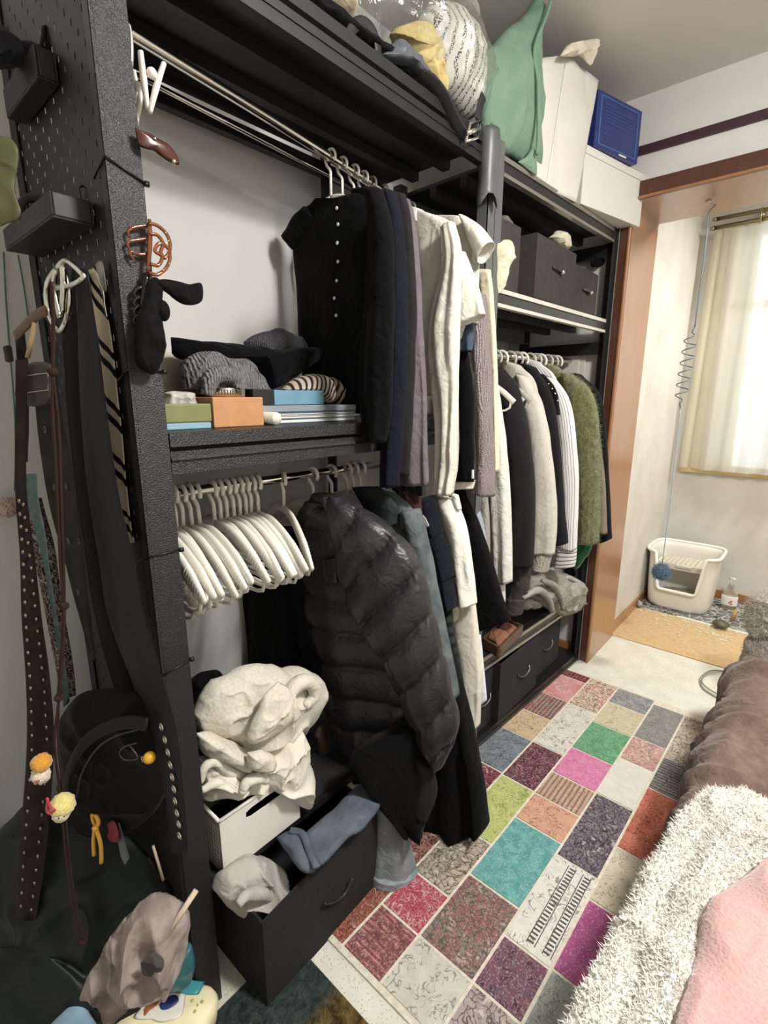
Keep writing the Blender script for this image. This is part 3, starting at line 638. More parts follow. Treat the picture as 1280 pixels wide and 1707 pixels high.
# cat teaser on a spring
tz = thing('cat_toy', 'spring cat toy with a blue pompom hanging from the wooden lintel', 'cat toy', (3.0, .58, 2.415))
wire = plain('toy_wire', '#6f7f8e', .35, .6); A3 = AX(3.0)
path = [A3(*p) for p in ((1193, 341), (1183, 352), (1180, 362), (1176, 410), (1168, 470), (1158, 545))]
link('adhesive_hook', join(tube([(3.0, .585, 2.416), (3.0, .585, 2.405)], .014, 12), tube([(3.0, .585, 2.408), (3.0, .56, 2.395), (3.0, .575, 2.385)], .003, 6)), plain('clear_plastic', '#e9e7df', .2, alpha=.6), tz)
link('upper_wire', tube(path, .003, 6, 30), wire, tz)
top, bot = A3(1154, 552), A3(1133, 672); H = []
for i in range(150):
    t = i/149; a = t*2*math.pi*6.5+1.0; c = top+(bot-top)*t; r = .030*min(1, t*8, (1-t)*8); H.append(c+np.array([r*math.sin(a), r*math.cos(a), 0]))
link('spring', tube([A3(1158, 545)]+H+[A3(1134, 682)], .0028, 6), wire, tz)
link('lower_wire', tube([A3(1134, 680), A3(1128, 740), A3(1118, 830), A3(1104, 938)], .0028, 6, 16), plain('pale_blue_cord', '#a9bcc6', .5), tz)
pom_c = A3(1102, 952)
def fuzzy(c, r, seed, n=36, amp=.25):
    V, f, _ = ball((0, 0, 0), 1, n); d = V/np.linalg.norm(V, axis=1)[:, None]
    return d*r*(1+amp*np.abs(nz(d, 9, seed))[:, None]+.1*nz(d, 18, seed+1)[:, None])+np.array(c), f, None
pv = fuzzy(pom_c-np.array([0, 0, .004]), .040, 3, 36, .12); bm_ = fleece_mat('blue_pompom', '#7392ab', '#557690', 150); pm = link('pompom', pv, bm_, tz); fuzz(pm, pv, 5000, .012, bm_, 5, 'pompom_fibres', .0007)
# litter box
lb = thing('litter_box', 'white high-sided cat litter box in the balcony corner', 'litter box', (4.09, .62, .004))
white_pl = plain('white_plastic', '#e3e0d8', .4)
def litter():
    y0, y1, x0, x1 = .425, .848, 3.85, 4.25; cx_, cy_ = (x0+x1)/2, (y0+y1)/2; n = 112
    def rr(hx, hy, k):
        a = 2*math.pi*k/n; ca, sa = math.cos(a), math.sin(a); p = 5.0
        s = (abs(ca)**p+abs(sa)**p)**(-1/p); return hx*s*ca, hy*s*sa
    outer, inner = [], []
    H = .425; Vs = []
    lv = [(0, .155, .175), (.02, .17, .19), (.20, .178, .198), (1.0, .188, .208)]
    rows = np.linspace(0, 1, 14)
    def rim(k):                                   # the front wall dips to an entrance
        x, y = rr(1, 1, k)
        if x > -.35: return H
        d = abs(y); d0, d1 = .52, .70; t = min(max((d-d0)/(d1-d0), 0), 1); t = t*t*(3-2*t)
        front = min(1, (-x-.35)/.35)
        return H-(.27*(1-t)+.0)*front
    for sgn, off in ((1, 0), (-1, -.008)):
        L = rows if sgn > 0 else rows[::-1]
        for t in L:
            row = []
            for k in range(n):
                hk = rim(k); z = t*hk; w = .168+(.024)*(z/H)**.6; h = .190+.026*(z/H)**.6
                flare = .014*max(0, (z-(hk-.03))/.03)**1.0 if z > hk-.03 else 0
                if t < .06: w -= .012; h -= .012
                x, y = rr(w+off+flare, h+off+flare, k); row.append((cx_+x, cy_+y, .006+z+(0.012 if (sgn < 0 and t < .05) else 0)))
            Vs.append(row)
    V = np.array(Vs).reshape(-1, 3); m = len(Vs); f = grid_faces(m, n)+[tuple(range(n))[::-1], tuple((m-1)*n+k for k in range(n))]
    top = [np.array((cx_+rr(.192+.012, .216+.010, k)[0], cy_+rr(.192+.012, .216+.010, k)[1], .006+rim(k))) for k in range(n)]
    return (V, f, None), top, (cx_, cy_)
bx, topline, (lcx, lcy) = litter()
link('bin', bx, white_pl, lb)
tl = np.array(topline+[topline[0]])
link('rim', tube(tl, .011, 8, cap=False), plain('white_plastic_rim', '#f0ede6', .35), lb)
link('upper_tray', join(boxm(4.01, 4.215, .465, .81, .31, .32), *[boxm(4.015+.02*i, 4.023+.02*i, .47+.03*j, .485+.03*j, .32, .332) for i in range(10) for j in range(11)]), plain('grille_plastic', '#d8d4c6', .5), lb, smooth=False)
link('entrance_panel', join(boxm(4.00, 4.006, .465, .81, .275, .32), boxm(3.985, 4.0, .58, .68, .30, .318)), plain('grey_panel', '#cfcbc2', .4), lb, smooth=False, bevel=.003)
link('cat_litter', inflate(np.array([(3.92+.27*(.5+.5*math.cos(a)), .636+.16*math.sin(a), .075) for a in np.linspace(0, 6.28, 13)[:-1]]), .03, .6, 8, 40, 2, .006, 20, .004, nrm=(0, 0, 1)), plain('litter_grain', '#b3a98e', 1, hex2='#8f866e', scale=90, bscale=160, bstr=.6), lb)
# mat and clutter
solo('print_mat', boxm(3.80, 4.36, -.1, .845, .004, .009), patch_mat('floral', '#2a2c30', '#6d6c68', '#c9c6bc', .5, 2), 'black and white patterned mat under the litter box', 'mat', smooth=False)
solo('mat_strip', boxm(3.775, 3.80, -.1, .60, .004, .010), plain('white_strip', '#dedacf', .7), 'white edging strip along the front of the patterned mat', 'strip', smooth=False)
AF = AZ(.01)
sb = thing('spray_bottle', 'clear spray bottle with a white floral label beside the litter box', 'bottle', (4.18, .35, .009))
clear = plain('clear_plastic_bottle', '#e8e8dc', .1, trans=.8)
link('bottle', lathe([(.03, 0), (.036, .006), (.036, .10), (.030, .135), (.016, .165), (.014, .18)], (4.18, .35, .009), 20, .8, 1.35), clear, sb)
lbl = link('label', lathe([(.0372, .03), (.0375, .035), (.0375, .095), (.0372, .10)], (4.18, .35, .009), 20, .8, 1.35), plain('white_label', '#efece4', .5), sb)
link('floral_print', join(*[lathe([(.001, 0), (.007, .001), (.001, .002)], (0, 0, 0), 8) for _ in ()] or [ball((4.151, .335, .075), .007, 8, .4), ball((4.150, .345, .065), .006, 8, .4), ball((4.151, .333, .055), .006, 8, .4)]), plain('red_print', '#b04a58', .5), lbl)
link('spray_head', join(tube([(4.18, .35, .185), (4.18, .35, .235)], [.014, .010], 10), tube([(4.19, .37, .235), (4.165, .33, .238)], .010, 8), tube([(4.17, .34, .228), (4.16, .335, .205)], .004, 6)), plain('translucent_white', '#dcdad0', .3), sb)
st = AF(1200, 1046)
solo('stone', inflate(np.array([st+np.array([0, .05*math.cos(a)*1.0, .028+.026*math.sin(a)]) for a in np.linspace(0, 6.28, 13)[:-1]]), .045, 1, 10, 40, 6, .006, 14, .002), plain('olive_stone', '#4c4733', .5, hex2='#63593d', scale=30, bscale=60, bstr=.3), 'dark olive stone on the tan floor in front of the patterned mat', 'stone')
ck = AF(1222, 1035); solo('cork_toy', tube([ck+np.array([-.01, .005, .012]), ck+np.array([.02, -.005, .075])], .012, 10), plain('cork', '#c39a6c', .8, hex2='#a57c50', scale=60), 'small tan cork stick standing on the patterned mat', 'cat toy')
gs = AF(1246, 1040); leafm = plain('green_sprig', '#4f7a3e', .6)
sp = thing('plant_sprig', 'fresh green sprig lying on the patterned mat beside the fluffy cushion', 'sprig', gs)
link('stem', tube([gs+np.array([.12, .05, .02]), gs+np.array([0, 0, .03]), gs+np.array([-.12, -.06, .02])], .002, 5, 8), leafm, sp)
for i in range(12):
    b = gs+np.array([.11-.02*i, .045-.009*i, .025]); s = 1 if i % 2 else -1
    link('leaf', slabpoly([b, b+[.012, s*.015, .006], b+[.008, s*.045, .010], b+[-.008, s*.018, .006]], (0, 0, .0012)), leafm, sp, smooth=False)
cr = AF(1062, 1010); crm = plain('crumpled_foil', '#b5b1a6', .4, hex2='#6f6c66', scale=30)
solo('crumpled_wrapper', inflate(np.array([cr+np.array([.02*math.cos(a), .03*math.cos(a)*.5-.03*math.sin(a), .022+.02*math.sin(a+1)]) for a in np.linspace(0, 6.28, 13)[:-1]]), .03, 1, 8, 40, 9, .015, 30, .005), crm, 'crumpled grey wrapper by the balcony skirting left of the litter box', 'wrapper')
rs = np.random.RandomState(4); deb = []
for i in range(260):
    u = rs.rand(); p = AF(1045+u*175+rs.randn()*8, 998+u*58+rs.randn()*9+10*rs.rand()); s = .003+.006*rs.rand()**2
    if p[0] > 3.25 and p[1] < .83: deb.append(rot(boxm(p[0]-s, p[0]+s*1.6, p[1]-s, p[1]+s, .0042, .0042+s*.5), rs.rand()*3, p))
o = solo('litter_debris', join(*deb), plain('pale_grit', '#cfc9b4', .9), 'scattered pale cat litter grains in front of the litter box', 'litter grains', smooth=False); o['kind'] = 'stuff'
# ================================================================== HANGERS
hang_w = plain('white_hanger_plastic', '#ebe7dc', .35)
hang_clear = plain('clear_hanger_plastic', '#d8d6cc', .15, trans=.35)
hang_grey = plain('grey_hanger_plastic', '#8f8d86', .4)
blackpl = plain('black_plastic', '#121214', .35)
def hook_pts(r=.023, neck=.095):                           # local (y,z): rail centre at 0,0
    c0_ = -(r-.019); P = [(r*math.cos(a), c0_+r*math.sin(a)) for a in np.linspace(math.radians(215), math.radians(-35), 18)]
    P += [(r*.75, c0_-r*.85), (.004, c0_-r*1.4), (.0, c0_-r*1.75), (0, -neck)]
    return [(0, y, z) for y, z in P]
def arm_pts(s, w, drop, nk): return [(0, 0, -nk), (0, s*.03, -nk-.003), (0, s*w*.35, -nk-.013), (0, s*w*.7, -nk-.013-drop*.45), (0, s*w, -nk-.013-drop)]
def hanger_parts(w=.235, drop=.10, bar=True, nk=.095, fat=1.0, r=.023, ht=.0056):
    hk = tube(hook_pts(r, nk), ht, 8); A = []; z = -nk-.013
    for s in (1, -1):
        A.append(tube(arm_pts(s, w, drop, nk), [.011, .0155*fat, .0185*fat, .0185*fat, .012], 10, 24, flat=.48, up=(1, 0, 0)))
    body = join(A[0], A[1], tube([(0, -w*.93, z-drop*.85), (0, -w*.82, z-.03-drop), (0, 0, z-.037-drop), (0, w*.82, z-.03-drop), (0, w*.93, z-drop*.85)], .0045, 7, 24)) if bar else join(*A)
    rid = join(*[ring((0, s*w*t, z-drop*(.06+.94*((t-.35)/.65)**1.4)), .49*float(np.interp(t, [.75, 1], [.0190, .0124]))*fat, .0009, (0, 1, -s*.5), 12, 4, 2.04) for s in (1, -1) for t in np.linspace(.70, .95, 8)])
    return hk, body, rid
HP = hanger_parts()
h0 = None
def hanger(loc, yaw, tilt, label, group, mat=hang_w, ridges=True, parts=None):
    """first call builds the parts, later ones copy them one by one"""
    t = thing('clothes_hanger', label, 'hanger', loc, group)
    for nm, vf in zip(('hook', 'arms', 'grip_ridges'), parts or HP):
        if nm == 'grip_ridges' and not ridges: continue
        key = (nm, mat.name, id(parts))
        if key not in _cache:
            v = np.asarray(vf[0]); me = bpy.data.meshes.new(nm); me.from_pydata(v.tolist(), [], vf[1]); me.polygons.foreach_set('use_smooth', [True]*len(me.polygons)); me.materials.append(mat)
            _cache[key] = me
        o = bpy.data.objects.new(nm, _cache[key]); COL.objects.link(o); o.parent = t; o['_w'] = [0, 0, 0]
        if nm == 'grip_ridges': o['kind'] = 'stuff'
    t.rotation_euler = (tilt, 0, yaw); return t
ordn = ['first', 'second', 'third', 'fourth', 'fifth', 'sixth', 'seventh', 'eighth', 'ninth', 'tenth', 'eleventh', 'twelfth']
rs = np.random.RandomState(3)
for i in range(9):
    hanger((.470+.0195*i, 1.2, 1.267), rs.randn()*.05+(.16 if i < 2 else -.03), -.02+rs.randn()*.05+(.20 if i < 2 else 0), 'empty white plastic hanger, %s of the group next to the near post' % ordn[i], 'empty white hangers on the lower rail')
for i in range(8):
    hanger((.672+.020*i, 1.2, 1.267), rs.randn()*.035-.05, .02+rs.randn()*.035, 'empty white plastic hanger, %s of the bunch nearer the down jacket' % ordn[i], 'empty white hangers on the lower rail')
hanger((.905, 1.2, 1.267), -.35, .05, 'white hanger carrying the black down jacket', 'hangers in use on the lower rail')
for i, (x, lab) in enumerate(((1.02, 'white hanger behind the down jacket'), (1.10, 'white hanger of the blue grey denim jacket'), (1.17, 'white hanger one past the denim jacket'), (1.20, 'white hanger two past the denim jacket'), (1.235, 'white hanger three past the denim jacket'))):
    hanger((x, 1.2, 1.267), .02*i, 0, lab, 'hangers in use on the lower rail', ridges=False)
HN = hanger_parts(.17, .085, True, .11, .6, .021, .004); HR = hanger_parts(.17, .075, True, .10, .6, .032, .0055)
# ================================================================== HANGING CLOTHES
def sheetpx(plane, L, R, **k): return sheet(pts(plane, L), pts(plane, R), **k)
def garment(name, label, cat, pieces, group=None):
    """pieces: (part name, plane, left edge, right edge, material, options)"""
    vs = [sheetpx(p[1], p[2], p[3], **p[5]) for p in pieces]
    v0 = vs[0][0]; base = (float(v0[:, 0].mean()), float(v0[:, 1].mean()), float(min(v[0][:, 2].min() for v in vs)))
    if len(pieces) == 1: return solo(name, vs[0], pieces[0][4], label, cat, group)
    t = thing(name, label, cat, base, group)
    for p, v in zip(pieces, vs): link(p[0], v, p[4], t)
    return t
GU, GL, GR = 'clothes on the upper left rail', 'clothes on the lower left rail', 'clothes on the right rail'
black = cloth('black_cotton', '#09090b', cstr=.5)
black2 = cloth('black_jersey', '#07070a', cstr=.5)
navy = cloth('navy_jersey', '#14171f', cstr=.5)
char = cloth('charcoal_wool', '#262326', '#1f1d20', scale=200, cstr=.3)
mauve = cloth('mauve_grey_jersey', '#655c61', '#6d646a', scale=30, cstr=.5)
offw = cloth('off_white_jersey', '#d9d6cb', '#d0ccbf', scale=20, cstr=.45)
white = cloth('white_cotton', '#e4e0d6', cstr=.45)
cream = cloth('cream_knit_fine', '#ddd5bd', '#d5ccb3', scale=40, cstr=.4)
# --- upper left rail
t = garment('cardigan', 'black short-sleeved cardigan with small pearl buttons at the near end of the upper rail', 'cardigan', [
    ('body', AX(1.12), [(528, 333), (508, 347), (489, 366), (488, 400), (491, 440), (497, 500), (500, 560), (505, 640), (512, 682)], [(575, 334), (595, 322), (612, 340), (622, 420), (620, 520), (614, 620), (606, 690)], black, dict(th=.035, nf=2.5, amp=.010, a0=.05, seed=1, m=56)),
    ('sleeve', AX(1.11), [(512, 345), (490, 364), (475, 391)], [(524, 362), (508, 392), (490, 417)], black, dict(th=.045, nf=1, amp=.004, seed=2, m=20))], GU)
btn = plain('pearl_button', '#e6e0d2', .2)
for p in ((561, 347), (563, 374), (562, 405), (563, 436), (561, 468), (557, 497), (560, 526)):
    link('button', ball(AX(1.094)(*p), .0052, 8, .5), btn, t)
garment('long_sleeve_top', 'black long-sleeved top right behind the short-sleeved cardigan', 'top', [
    ('body', AX(1.165), [(585, 316), (592, 380), (596, 480), (598, 600)], [(628, 312), (644, 350), (648, 470), (640, 600)], black2, dict(th=.03, nf=3, amp=.008, seed=3)),
    ('sleeve', AX(.995), [(612, 322), (618, 400), (612, 500), (603, 600), (606, 680), (614, 735)], [(634, 314), (649, 370), (653, 460), (651, 600), (648, 690), (640, 738)], black2, dict(th=.05, nf=1.5, amp=.008, seed=4, m=56))], GU)
garment('long_sleeve_top', 'navy long-sleeved top hanging between the black top and the mauve grey one', 'top', [
    ('body', AX(1.225), [(610, 320), (618, 400), (620, 520), (620, 640)], [(650, 316), (664, 360), (668, 480), (664, 640)], navy, dict(th=.03, nf=3, amp=.008, seed=5)),
    ('sleeve', AX(1.07), [(636, 322), (648, 420), (652, 520), (646, 640), (641, 740), (640, 812)], [(656, 318), (668, 372), (674, 480), (674, 620), (668, 720), (662, 812)], navy, dict(th=.045, nf=1.5, amp=.012, seed=6, m=60))], GU)
garment('long_sleeve_top', 'dark charcoal long-sleeved top just before the mauve grey one', 'top', [
    ('sleeve', AX(1.10), [(650, 326), (660, 420), (666, 540), (662, 660), (655, 790)], [(672, 322), (684, 372), (690, 500), (686, 660), (676, 795)], char, dict(th=.04, nf=1.5, amp=.008, seed=7, m=50))], GU)
garment('long_sleeve_top', 'mauve grey long-sleeved top with wide straight sleeves', 'top', [
    ('body', AX(1.285), [(640, 330), (650, 420), (655, 560), (660, 700)], [(670, 330), (682, 380), (690, 500), (690, 700)], mauve, dict(th=.03, nf=3, amp=.008, seed=8)),
    ('sleeve', AX(1.155), [(664, 330), (676, 420), (680, 500), (676, 600), (668, 700), (663, 808)], [(678, 330), (690, 380), (697, 480), (704, 600), (708, 700), (712, 810)], mauve, dict(th=.045, nf=2, amp=.010, seed=9, m=60))], GU)
garment('turtleneck_top', 'off-white long-sleeved turtleneck top with one long wrinkled sleeve in front', 'top', [
    ('body', AX(1.345), [(684, 352), (684, 390), (688, 450), (694, 530), (700, 600), (703, 660)], [(712, 354), (750, 368), (764, 395), (764, 440), (742, 540), (735, 660)], offw, dict(th=.05, nf=2, amp=.006, seed=10, m=50)),
    ('sleeve', AX(1.32), [(740, 385), (738, 450), (722, 520), (716, 580), (722, 640), (731, 720), (731, 780), (727, 822)], [(756, 370), (768, 420), (766, 500), (763, 580), (763, 660), (760, 740), (757, 790), (753, 826)], offw, dict(th=.055, nf=2.4, amp=.010, a0=.4, wr=.006, seed=11, m=72)),
    ('collar', AX(1.34), [(682, 345), (681, 372)], [(704, 350), (706, 372)], offw, dict(th=.05, nf=1, amp=.003, seed=12, m=12))], GU)
garment('t_shirt', 'white short-sleeved T-shirt with its sleeve sticking out past the turtleneck', 'T-shirt', [
    ('body', AX(1.41), [(735, 410), (738, 480), (742, 540), (745, 566)], [(775, 420), (790, 470), (780, 530), (768, 566)], white, dict(th=.03, nf=2, amp=.006, seed=13)),
    ('sleeve', AX(1.385), [(762, 430), (763, 480), (762, 546)], [(776, 428), (793, 470), (808, 524)], white, dict(th=.05, nf=1.2, amp=.006, seed=14, m=30))], GU)
garment('t_shirt', 'cream cap-sleeved top with a piped sleeve opening next to the centre post', 'T-shirt', [
    ('body', AX(1.50), [(716, 360), (730, 420), (745, 480), (750, 540)], [(768, 360), (795, 400), (798, 470), (796, 540)], offw, dict(th=.03, nf=2, amp=.006, seed=15)),
    ('sleeve', AX(1.47), [(770, 362), (783, 400), (798, 440)], [(776, 360), (800, 376), (822, 404)], offw, dict(th=.06, nf=1, amp=.004, seed=16, m=24)),
    ('underarm_sleeve', AX(1.48), [(785, 400), (790, 440)], [(797, 402), (797, 440)], offw, dict(th=.03, nf=1, amp=.003, seed=17, m=14))], GU)
denim_b = cloth('blue_denim', '#4c5868', '#384454', scale=26, cstr=.5, weave=1100)
garment('denim_shorts', 'blue denim shorts with a frayed hem peeking out under the white T-shirt', 'shorts', [
    ('leg', AX(1.43), [(752, 500), (755, 560), (760, 588)], [(788, 500), (790, 555), (787, 585)], denim_b, dict(th=.04, nf=1.5, amp=.006, seed=18, m=26))], GU)
garment('trousers', 'black trousers with a small white stripe hanging below the denim shorts', 'trousers', [
    ('leg', AX(1.455), [(760, 570), (762, 640), (757, 720), (752, 800)], [(776, 570), (786, 640), (788, 720), (790, 803)], black2, dict(th=.04, nf=1.5, amp=.004, seed=19)),
    ('hem_band', AX(1.46), [(753, 805), (755, 816)], [(792, 800), (788, 815)], white, dict(th=.02, nf=1, amp=.002, seed=20, m=8)),
    ('stripe', AX(1.435), [(786, 793), (786, 798)], [(790, 793), (790, 798)], white, dict(th=.006, nf=1, amp=0, seed=20, m=6, wr=0))], GU)
garment('knit_cardigan', 'pale grey ribbed knit hanging before the mauve fleece', 'cardigan', [
    ('panel', AX(1.52), [(770, 470), (774, 600), (780, 700), (786, 812)], [(796, 470), (798, 600), (800, 700), (802, 812)], knit('pale_rib_knit', '#bdb8ab', '#d8d4c8', 80), dict(th=.03, nf=3, amp=.006, seed=21))], GU)
mfl = knit('mauve_boucle', '#94898a', '#b9b0ac', 90)
garment('fleece_jacket', 'mauve boucle fleece with a loose cuff hanging at the centre post', 'jacket', [
    ('sleeve', AX(1.53), [(792, 490), (789, 600), (792, 700), (793, 770), (787, 822)], [(808, 490), (816, 600), (820, 700), (822, 770), (822, 828)], mfl, dict(th=.055, nf=1.5, amp=.007, wr=.006, seed=22, m=56))], GU)
garment('long_cardigan', 'thin cream long garment hanging beside the centre post', 'cardigan', [
    ('panel', AX(1.60), [(796, 450), (806, 560), (814, 680), (818, 785)], [(818, 450), (826, 560), (830, 680), (831, 788)], cream, dict(th=.03, nf=2, amp=.006, seed=23))], GU)
for i, (x, z) in enumerate(((1.125, 2.184), (1.172, 2.178), (1.222, 2.173), (1.262, 2.168), (1.30, 2.164), (1.36, 2.157), (1.42, 2.150), (1.50, 2.142))):
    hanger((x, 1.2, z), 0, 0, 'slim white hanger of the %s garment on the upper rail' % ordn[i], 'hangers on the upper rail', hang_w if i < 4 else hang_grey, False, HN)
for x in (1.44,):
    c = solo('trouser_clip', join(boxm(1.435, 1.455, 1.02, 1.05, 1.985, 2.03), tube([(1.445, 1.035, 2.03), (1.445, 1.05, 2.06)], .003, 6)), plain('dark_clip', '#2b2b2c', .3, .5), 'dark metal trouser clip above the denim shorts', 'clip')
# --- lower left rail
puff = cloth('black_nylon_down', '#252428', rough=.42, crease=13, cstr=.28, weave=300, sheen=0, spec=.5); 
PJ = PLN(.95, 1.2, .30, -.95); PS = PLN(.875, 1.2, .30, -.95)
t = garment('down_jacket', 'quilted black down jacket, the largest garment on the lower rail', 'jacket', [
    ('body', PJ, [(512, 834), (494, 866), (488, 930), (493, 1000), (514, 1100), (545, 1200), (580, 1292)], [(588, 842), (640, 900), (668, 1000), (690, 1110), (705, 1200), (706, 1280)], puff, dict(th=.10, nf=1.6, amp=.010, seed=30, m=150, n=60, baf=8.5, slant=-.35, wr=.002, bulge=.4)),
    ('sleeve', PS, [(538, 826), (552, 880), (568, 960), (596, 1030), (640, 1100), (672, 1170), (700, 1236), (716, 1264)], [(566, 826), (640, 872), (694, 930), (718, 1010), (735, 1080), (752, 1150), (764, 1215), (742, 1272)], puff, dict(th=[.06, .11, .14, .14, .13, .12, .09], nf=1, amp=.006, seed=31, m=170, n=64, baf=7.3, slant=.5, wr=.002, wsc=20, bulge=.5)),
    ('collar', PJ, [(520, 822), (514, 846)], [(572, 826), (580, 850)], puff, dict(th=.07, nf=1, amp=.004, seed=32, m=24, n=30, baf=1.2))], GL)
link('chest_pocket', sheetpx(PLN(.885, 1.2, .30, -.95), [(536, 934), (540, 975)], [(560, 930), (563, 972)], th=.012, nf=1, amp=.003, seed=33, m=16), puff, t)
ribk = striped('black_rib_knit', '#2b292c', '#151417', 34, .45, 1)
garment('hooded_sweatshirt', 'black sweatshirt with a ribbed hem showing under the down jacket', 'sweatshirt', [
    ('body', PLN(.97, .80, .62, -.5), [(582, 1262), (606, 1312), (636, 1350), (668, 1386)], [(704, 1196), (718, 1240), (725, 1300), (704, 1388)], black, dict(th=.07, nf=1.4, amp=.012, seed=34)),
    ('rib_cuff', PLN(.955, .78, .62, -.5), [(690, 1262), (694, 1300), (686, 1350)], [(722, 1274), (728, 1316), (712, 1368)], ribk, dict(th=.05, nf=1, amp=.004, seed=35, m=24))], GL)
garment('trousers', 'black trousers hanging in the dark behind the empty hangers', 'trousers', [
    ('leg', AX(.93), [(430, 880), (416, 960), (402, 1040), (408, 1125)], [(500, 880), (506, 960), (512, 1050), (530, 1145)], black2, dict(th=.06, nf=3, amp=.014, a0=.4, seed=36))], GL)
garment('long_dress', 'dark draped black dress at the very bottom, hem over the rug', 'dress', [
    ('skirt', PLN(1.16, 1.2, .25, -.97), [(700, 1080), (712, 1180), (706, 1290), (690, 1420)], [(752, 1080), (778, 1170), (800, 1270), (816, 1372)], black, dict(th=.12, nf=3.2, amp=.024, seed=37, m=60))], GL)
denim_g = cloth('grey_blue_denim', '#636a6c', '#4f5759', scale=18, cstr=.5, weave=1100)
denim_d = cloth('dark_grey_denim', '#35393a', '#282c2e', scale=22, cstr=.5, weave=1100)
t = garment('denim_jacket', 'washed blue grey denim jacket with a darker collar behind the down jacket', 'jacket', [
    ('body', AX(1.17), [(604, 812), (610, 860), (640, 940), (670, 1040), (700, 1130)], [(655, 822), (690, 854), (706, 920), (722, 1010), (745, 1110)], denim_g, dict(th=.07, nf=1.4, amp=.008, seed=38)),
    ('sleeve', AX(1.16), [(676, 850), (690, 920), (706, 1000), (724, 1090), (738, 1160)], [(694, 850), (710, 905), (724, 985), (742, 1075), (760, 1165)], denim_g, dict(th=.07, nf=1, amp=.008, seed=39)),
    ('collar', AX(1.13), [(590, 812), (612, 850), (640, 888)], [(630, 812), (660, 840), (664, 872)], denim_d, dict(th=.05, nf=1, amp=.004, seed=40, m=26))], GL)
thr = plain('pale_stitch_thread', '#8d958f', .8)
link('yoke_seam', tube(pts(AX(1.128), [(656, 876), (672, 884), (690, 908)]), .0022, 5, 8), denim_d, t)
brown = cloth('oxblood_cloth', '#40292a', cstr=.4)
t = garment('skirt', 'oxblood brown skirt held by black clips behind the denim jacket', 'skirt', [
    ('panel', AX(1.225), [(670, 818), (676, 870), (690, 950)], [(697, 816), (706, 880), (718, 960)], brown, dict(th=.05, nf=2, amp=.006, seed=41, m=30))], GL)
for i, p in enumerate(((676, 816), (690, 814), (702, 818))):
    q = AX(1.21)(*p); solo('skirt_clip', boxm(q[0]-.01, q[0]+.01, q[1]-.012, q[1]+.012, q[2]-.016, q[2]+.022), blackpl, 'black plastic clip hanger, %s of three over the skirts' % ordn[i], 'clip', 'black skirt clips', smooth=False, bevel=.003)
t = garment('skirt', 'navy tiered ruffle skirt beside the white dress', 'skirt', [
    ('upper_tier', AX(1.275), [(694, 830), (702, 880), (716, 935)], [(722, 830), (730, 880), (744, 912)], navy, dict(th=.07, nf=3, amp=.008, seed=42, m=26)),
    ('middle_tier', AX(1.27), [(708, 905), (716, 940), (728, 980)], [(736, 890), (744, 925), (752, 962)], navy, dict(th=.08, nf=3.4, amp=.010, seed=43, m=26)),
    ('lower_tier', AX(1.268), [(716, 955), (724, 985), (738, 1022)], [(744, 945), (750, 975), (757, 1014)], navy, dict(th=.09, nf=3.6, amp=.012, seed=44, m=26))], GL)
link('size_tag', slabpoly(pts(AX(1.235), [(703, 857), (709, 864), (715, 876), (712, 879), (705, 868)]), (.002, 0, 0)), plain('white_tag', '#ece8de', .5), t, smooth=False)
garment('plaid_dress', 'dark green plaid dress, a narrow strip beside the white skirt', 'dress', [
    ('panel', AX(1.30), [(728, 1000), (738, 1060), (748, 1110), (757, 1150)], [(748, 1000), (756, 1060), (765, 1110), (773, 1158)], striped('dark_plaid', '#2c3532', '#171b1c', 9, .4, 1), dict(th=.03, nf=1, amp=.005, seed=45))], GL)
garment('shirt', 'white wrinkled shirt with a rolled sleeve on the lower rail', 'shirt', [
    ('body', AX(1.375), [(716, 826), (724, 900), (738, 980), (752, 1040)], [(742, 822), (760, 870), (768, 940), (770, 1030)], cream, dict(th=.05, nf=2, amp=.008, seed=46)),
    ('sleeve', AX(1.345), [(730, 830), (744, 880), (752, 940), (758, 1010)], [(756, 832), (774, 880), (784, 940), (791, 1008)], white, dict(th=.06, nf=1.6, amp=.010, wr=.006, seed=47, m=54)),
    ('collar', AX(1.34), [(752, 822), (756, 846)], [(764, 826), (768, 850)], white, dict(th=.02, nf=1, amp=.002, seed=48, m=10))], GL)
garment('skirt', 'long white skirt hanging lowest below the white shirt', 'skirt', [
    ('panel', AX(1.39), [(742, 1000), (756, 1070), (770, 1150), (788, 1212)], [(790, 1000), (798, 1080), (801, 1140), (794, 1215)], cloth('ivory_linen', '#d9d3c4', cstr=.35), dict(th=.06, nf=1.6, amp=.008, seed=49))], GL)
garment('shirt', 'pale blue printed cloth showing behind the long white skirt', 'shirt', [
    ('tail', AX(1.44), [(780, 1060), (790, 1120), (794, 1182)], [(800, 1060), (806, 1120), (809, 1170)], cloth('pale_blue_print', '#cfd8e4', '#e4e6e4', scale=50), dict(th=.03, nf=1, amp=.006, seed=50, m=26))], GL)
garment('coat', 'black coat whose flared sleeve hangs down to the wooden box', 'coat', [
    ('sleeve', AX(1.58), [(752, 818), (768, 880), (784, 960), (792, 1052)], [(770, 818), (797, 875), (824, 955), (850, 1034)], black, dict(th=.08, nf=1, amp=.006, seed=51, m=56))], GL)
garment('blouse', 'pale grey blue blouse in the gap between the black coat and the white cardigan', 'blouse', [
    ('sleeve', AX(1.63), [(768, 812), (788, 870), (802, 930)], [(784, 812), (802, 862), (814, 936)], cloth('grey_blue_cotton', '#a3a8b4', '#8f95a3', scale=14), dict(th=.05, nf=1.4, amp=.007, seed=52, m=36))], GL)
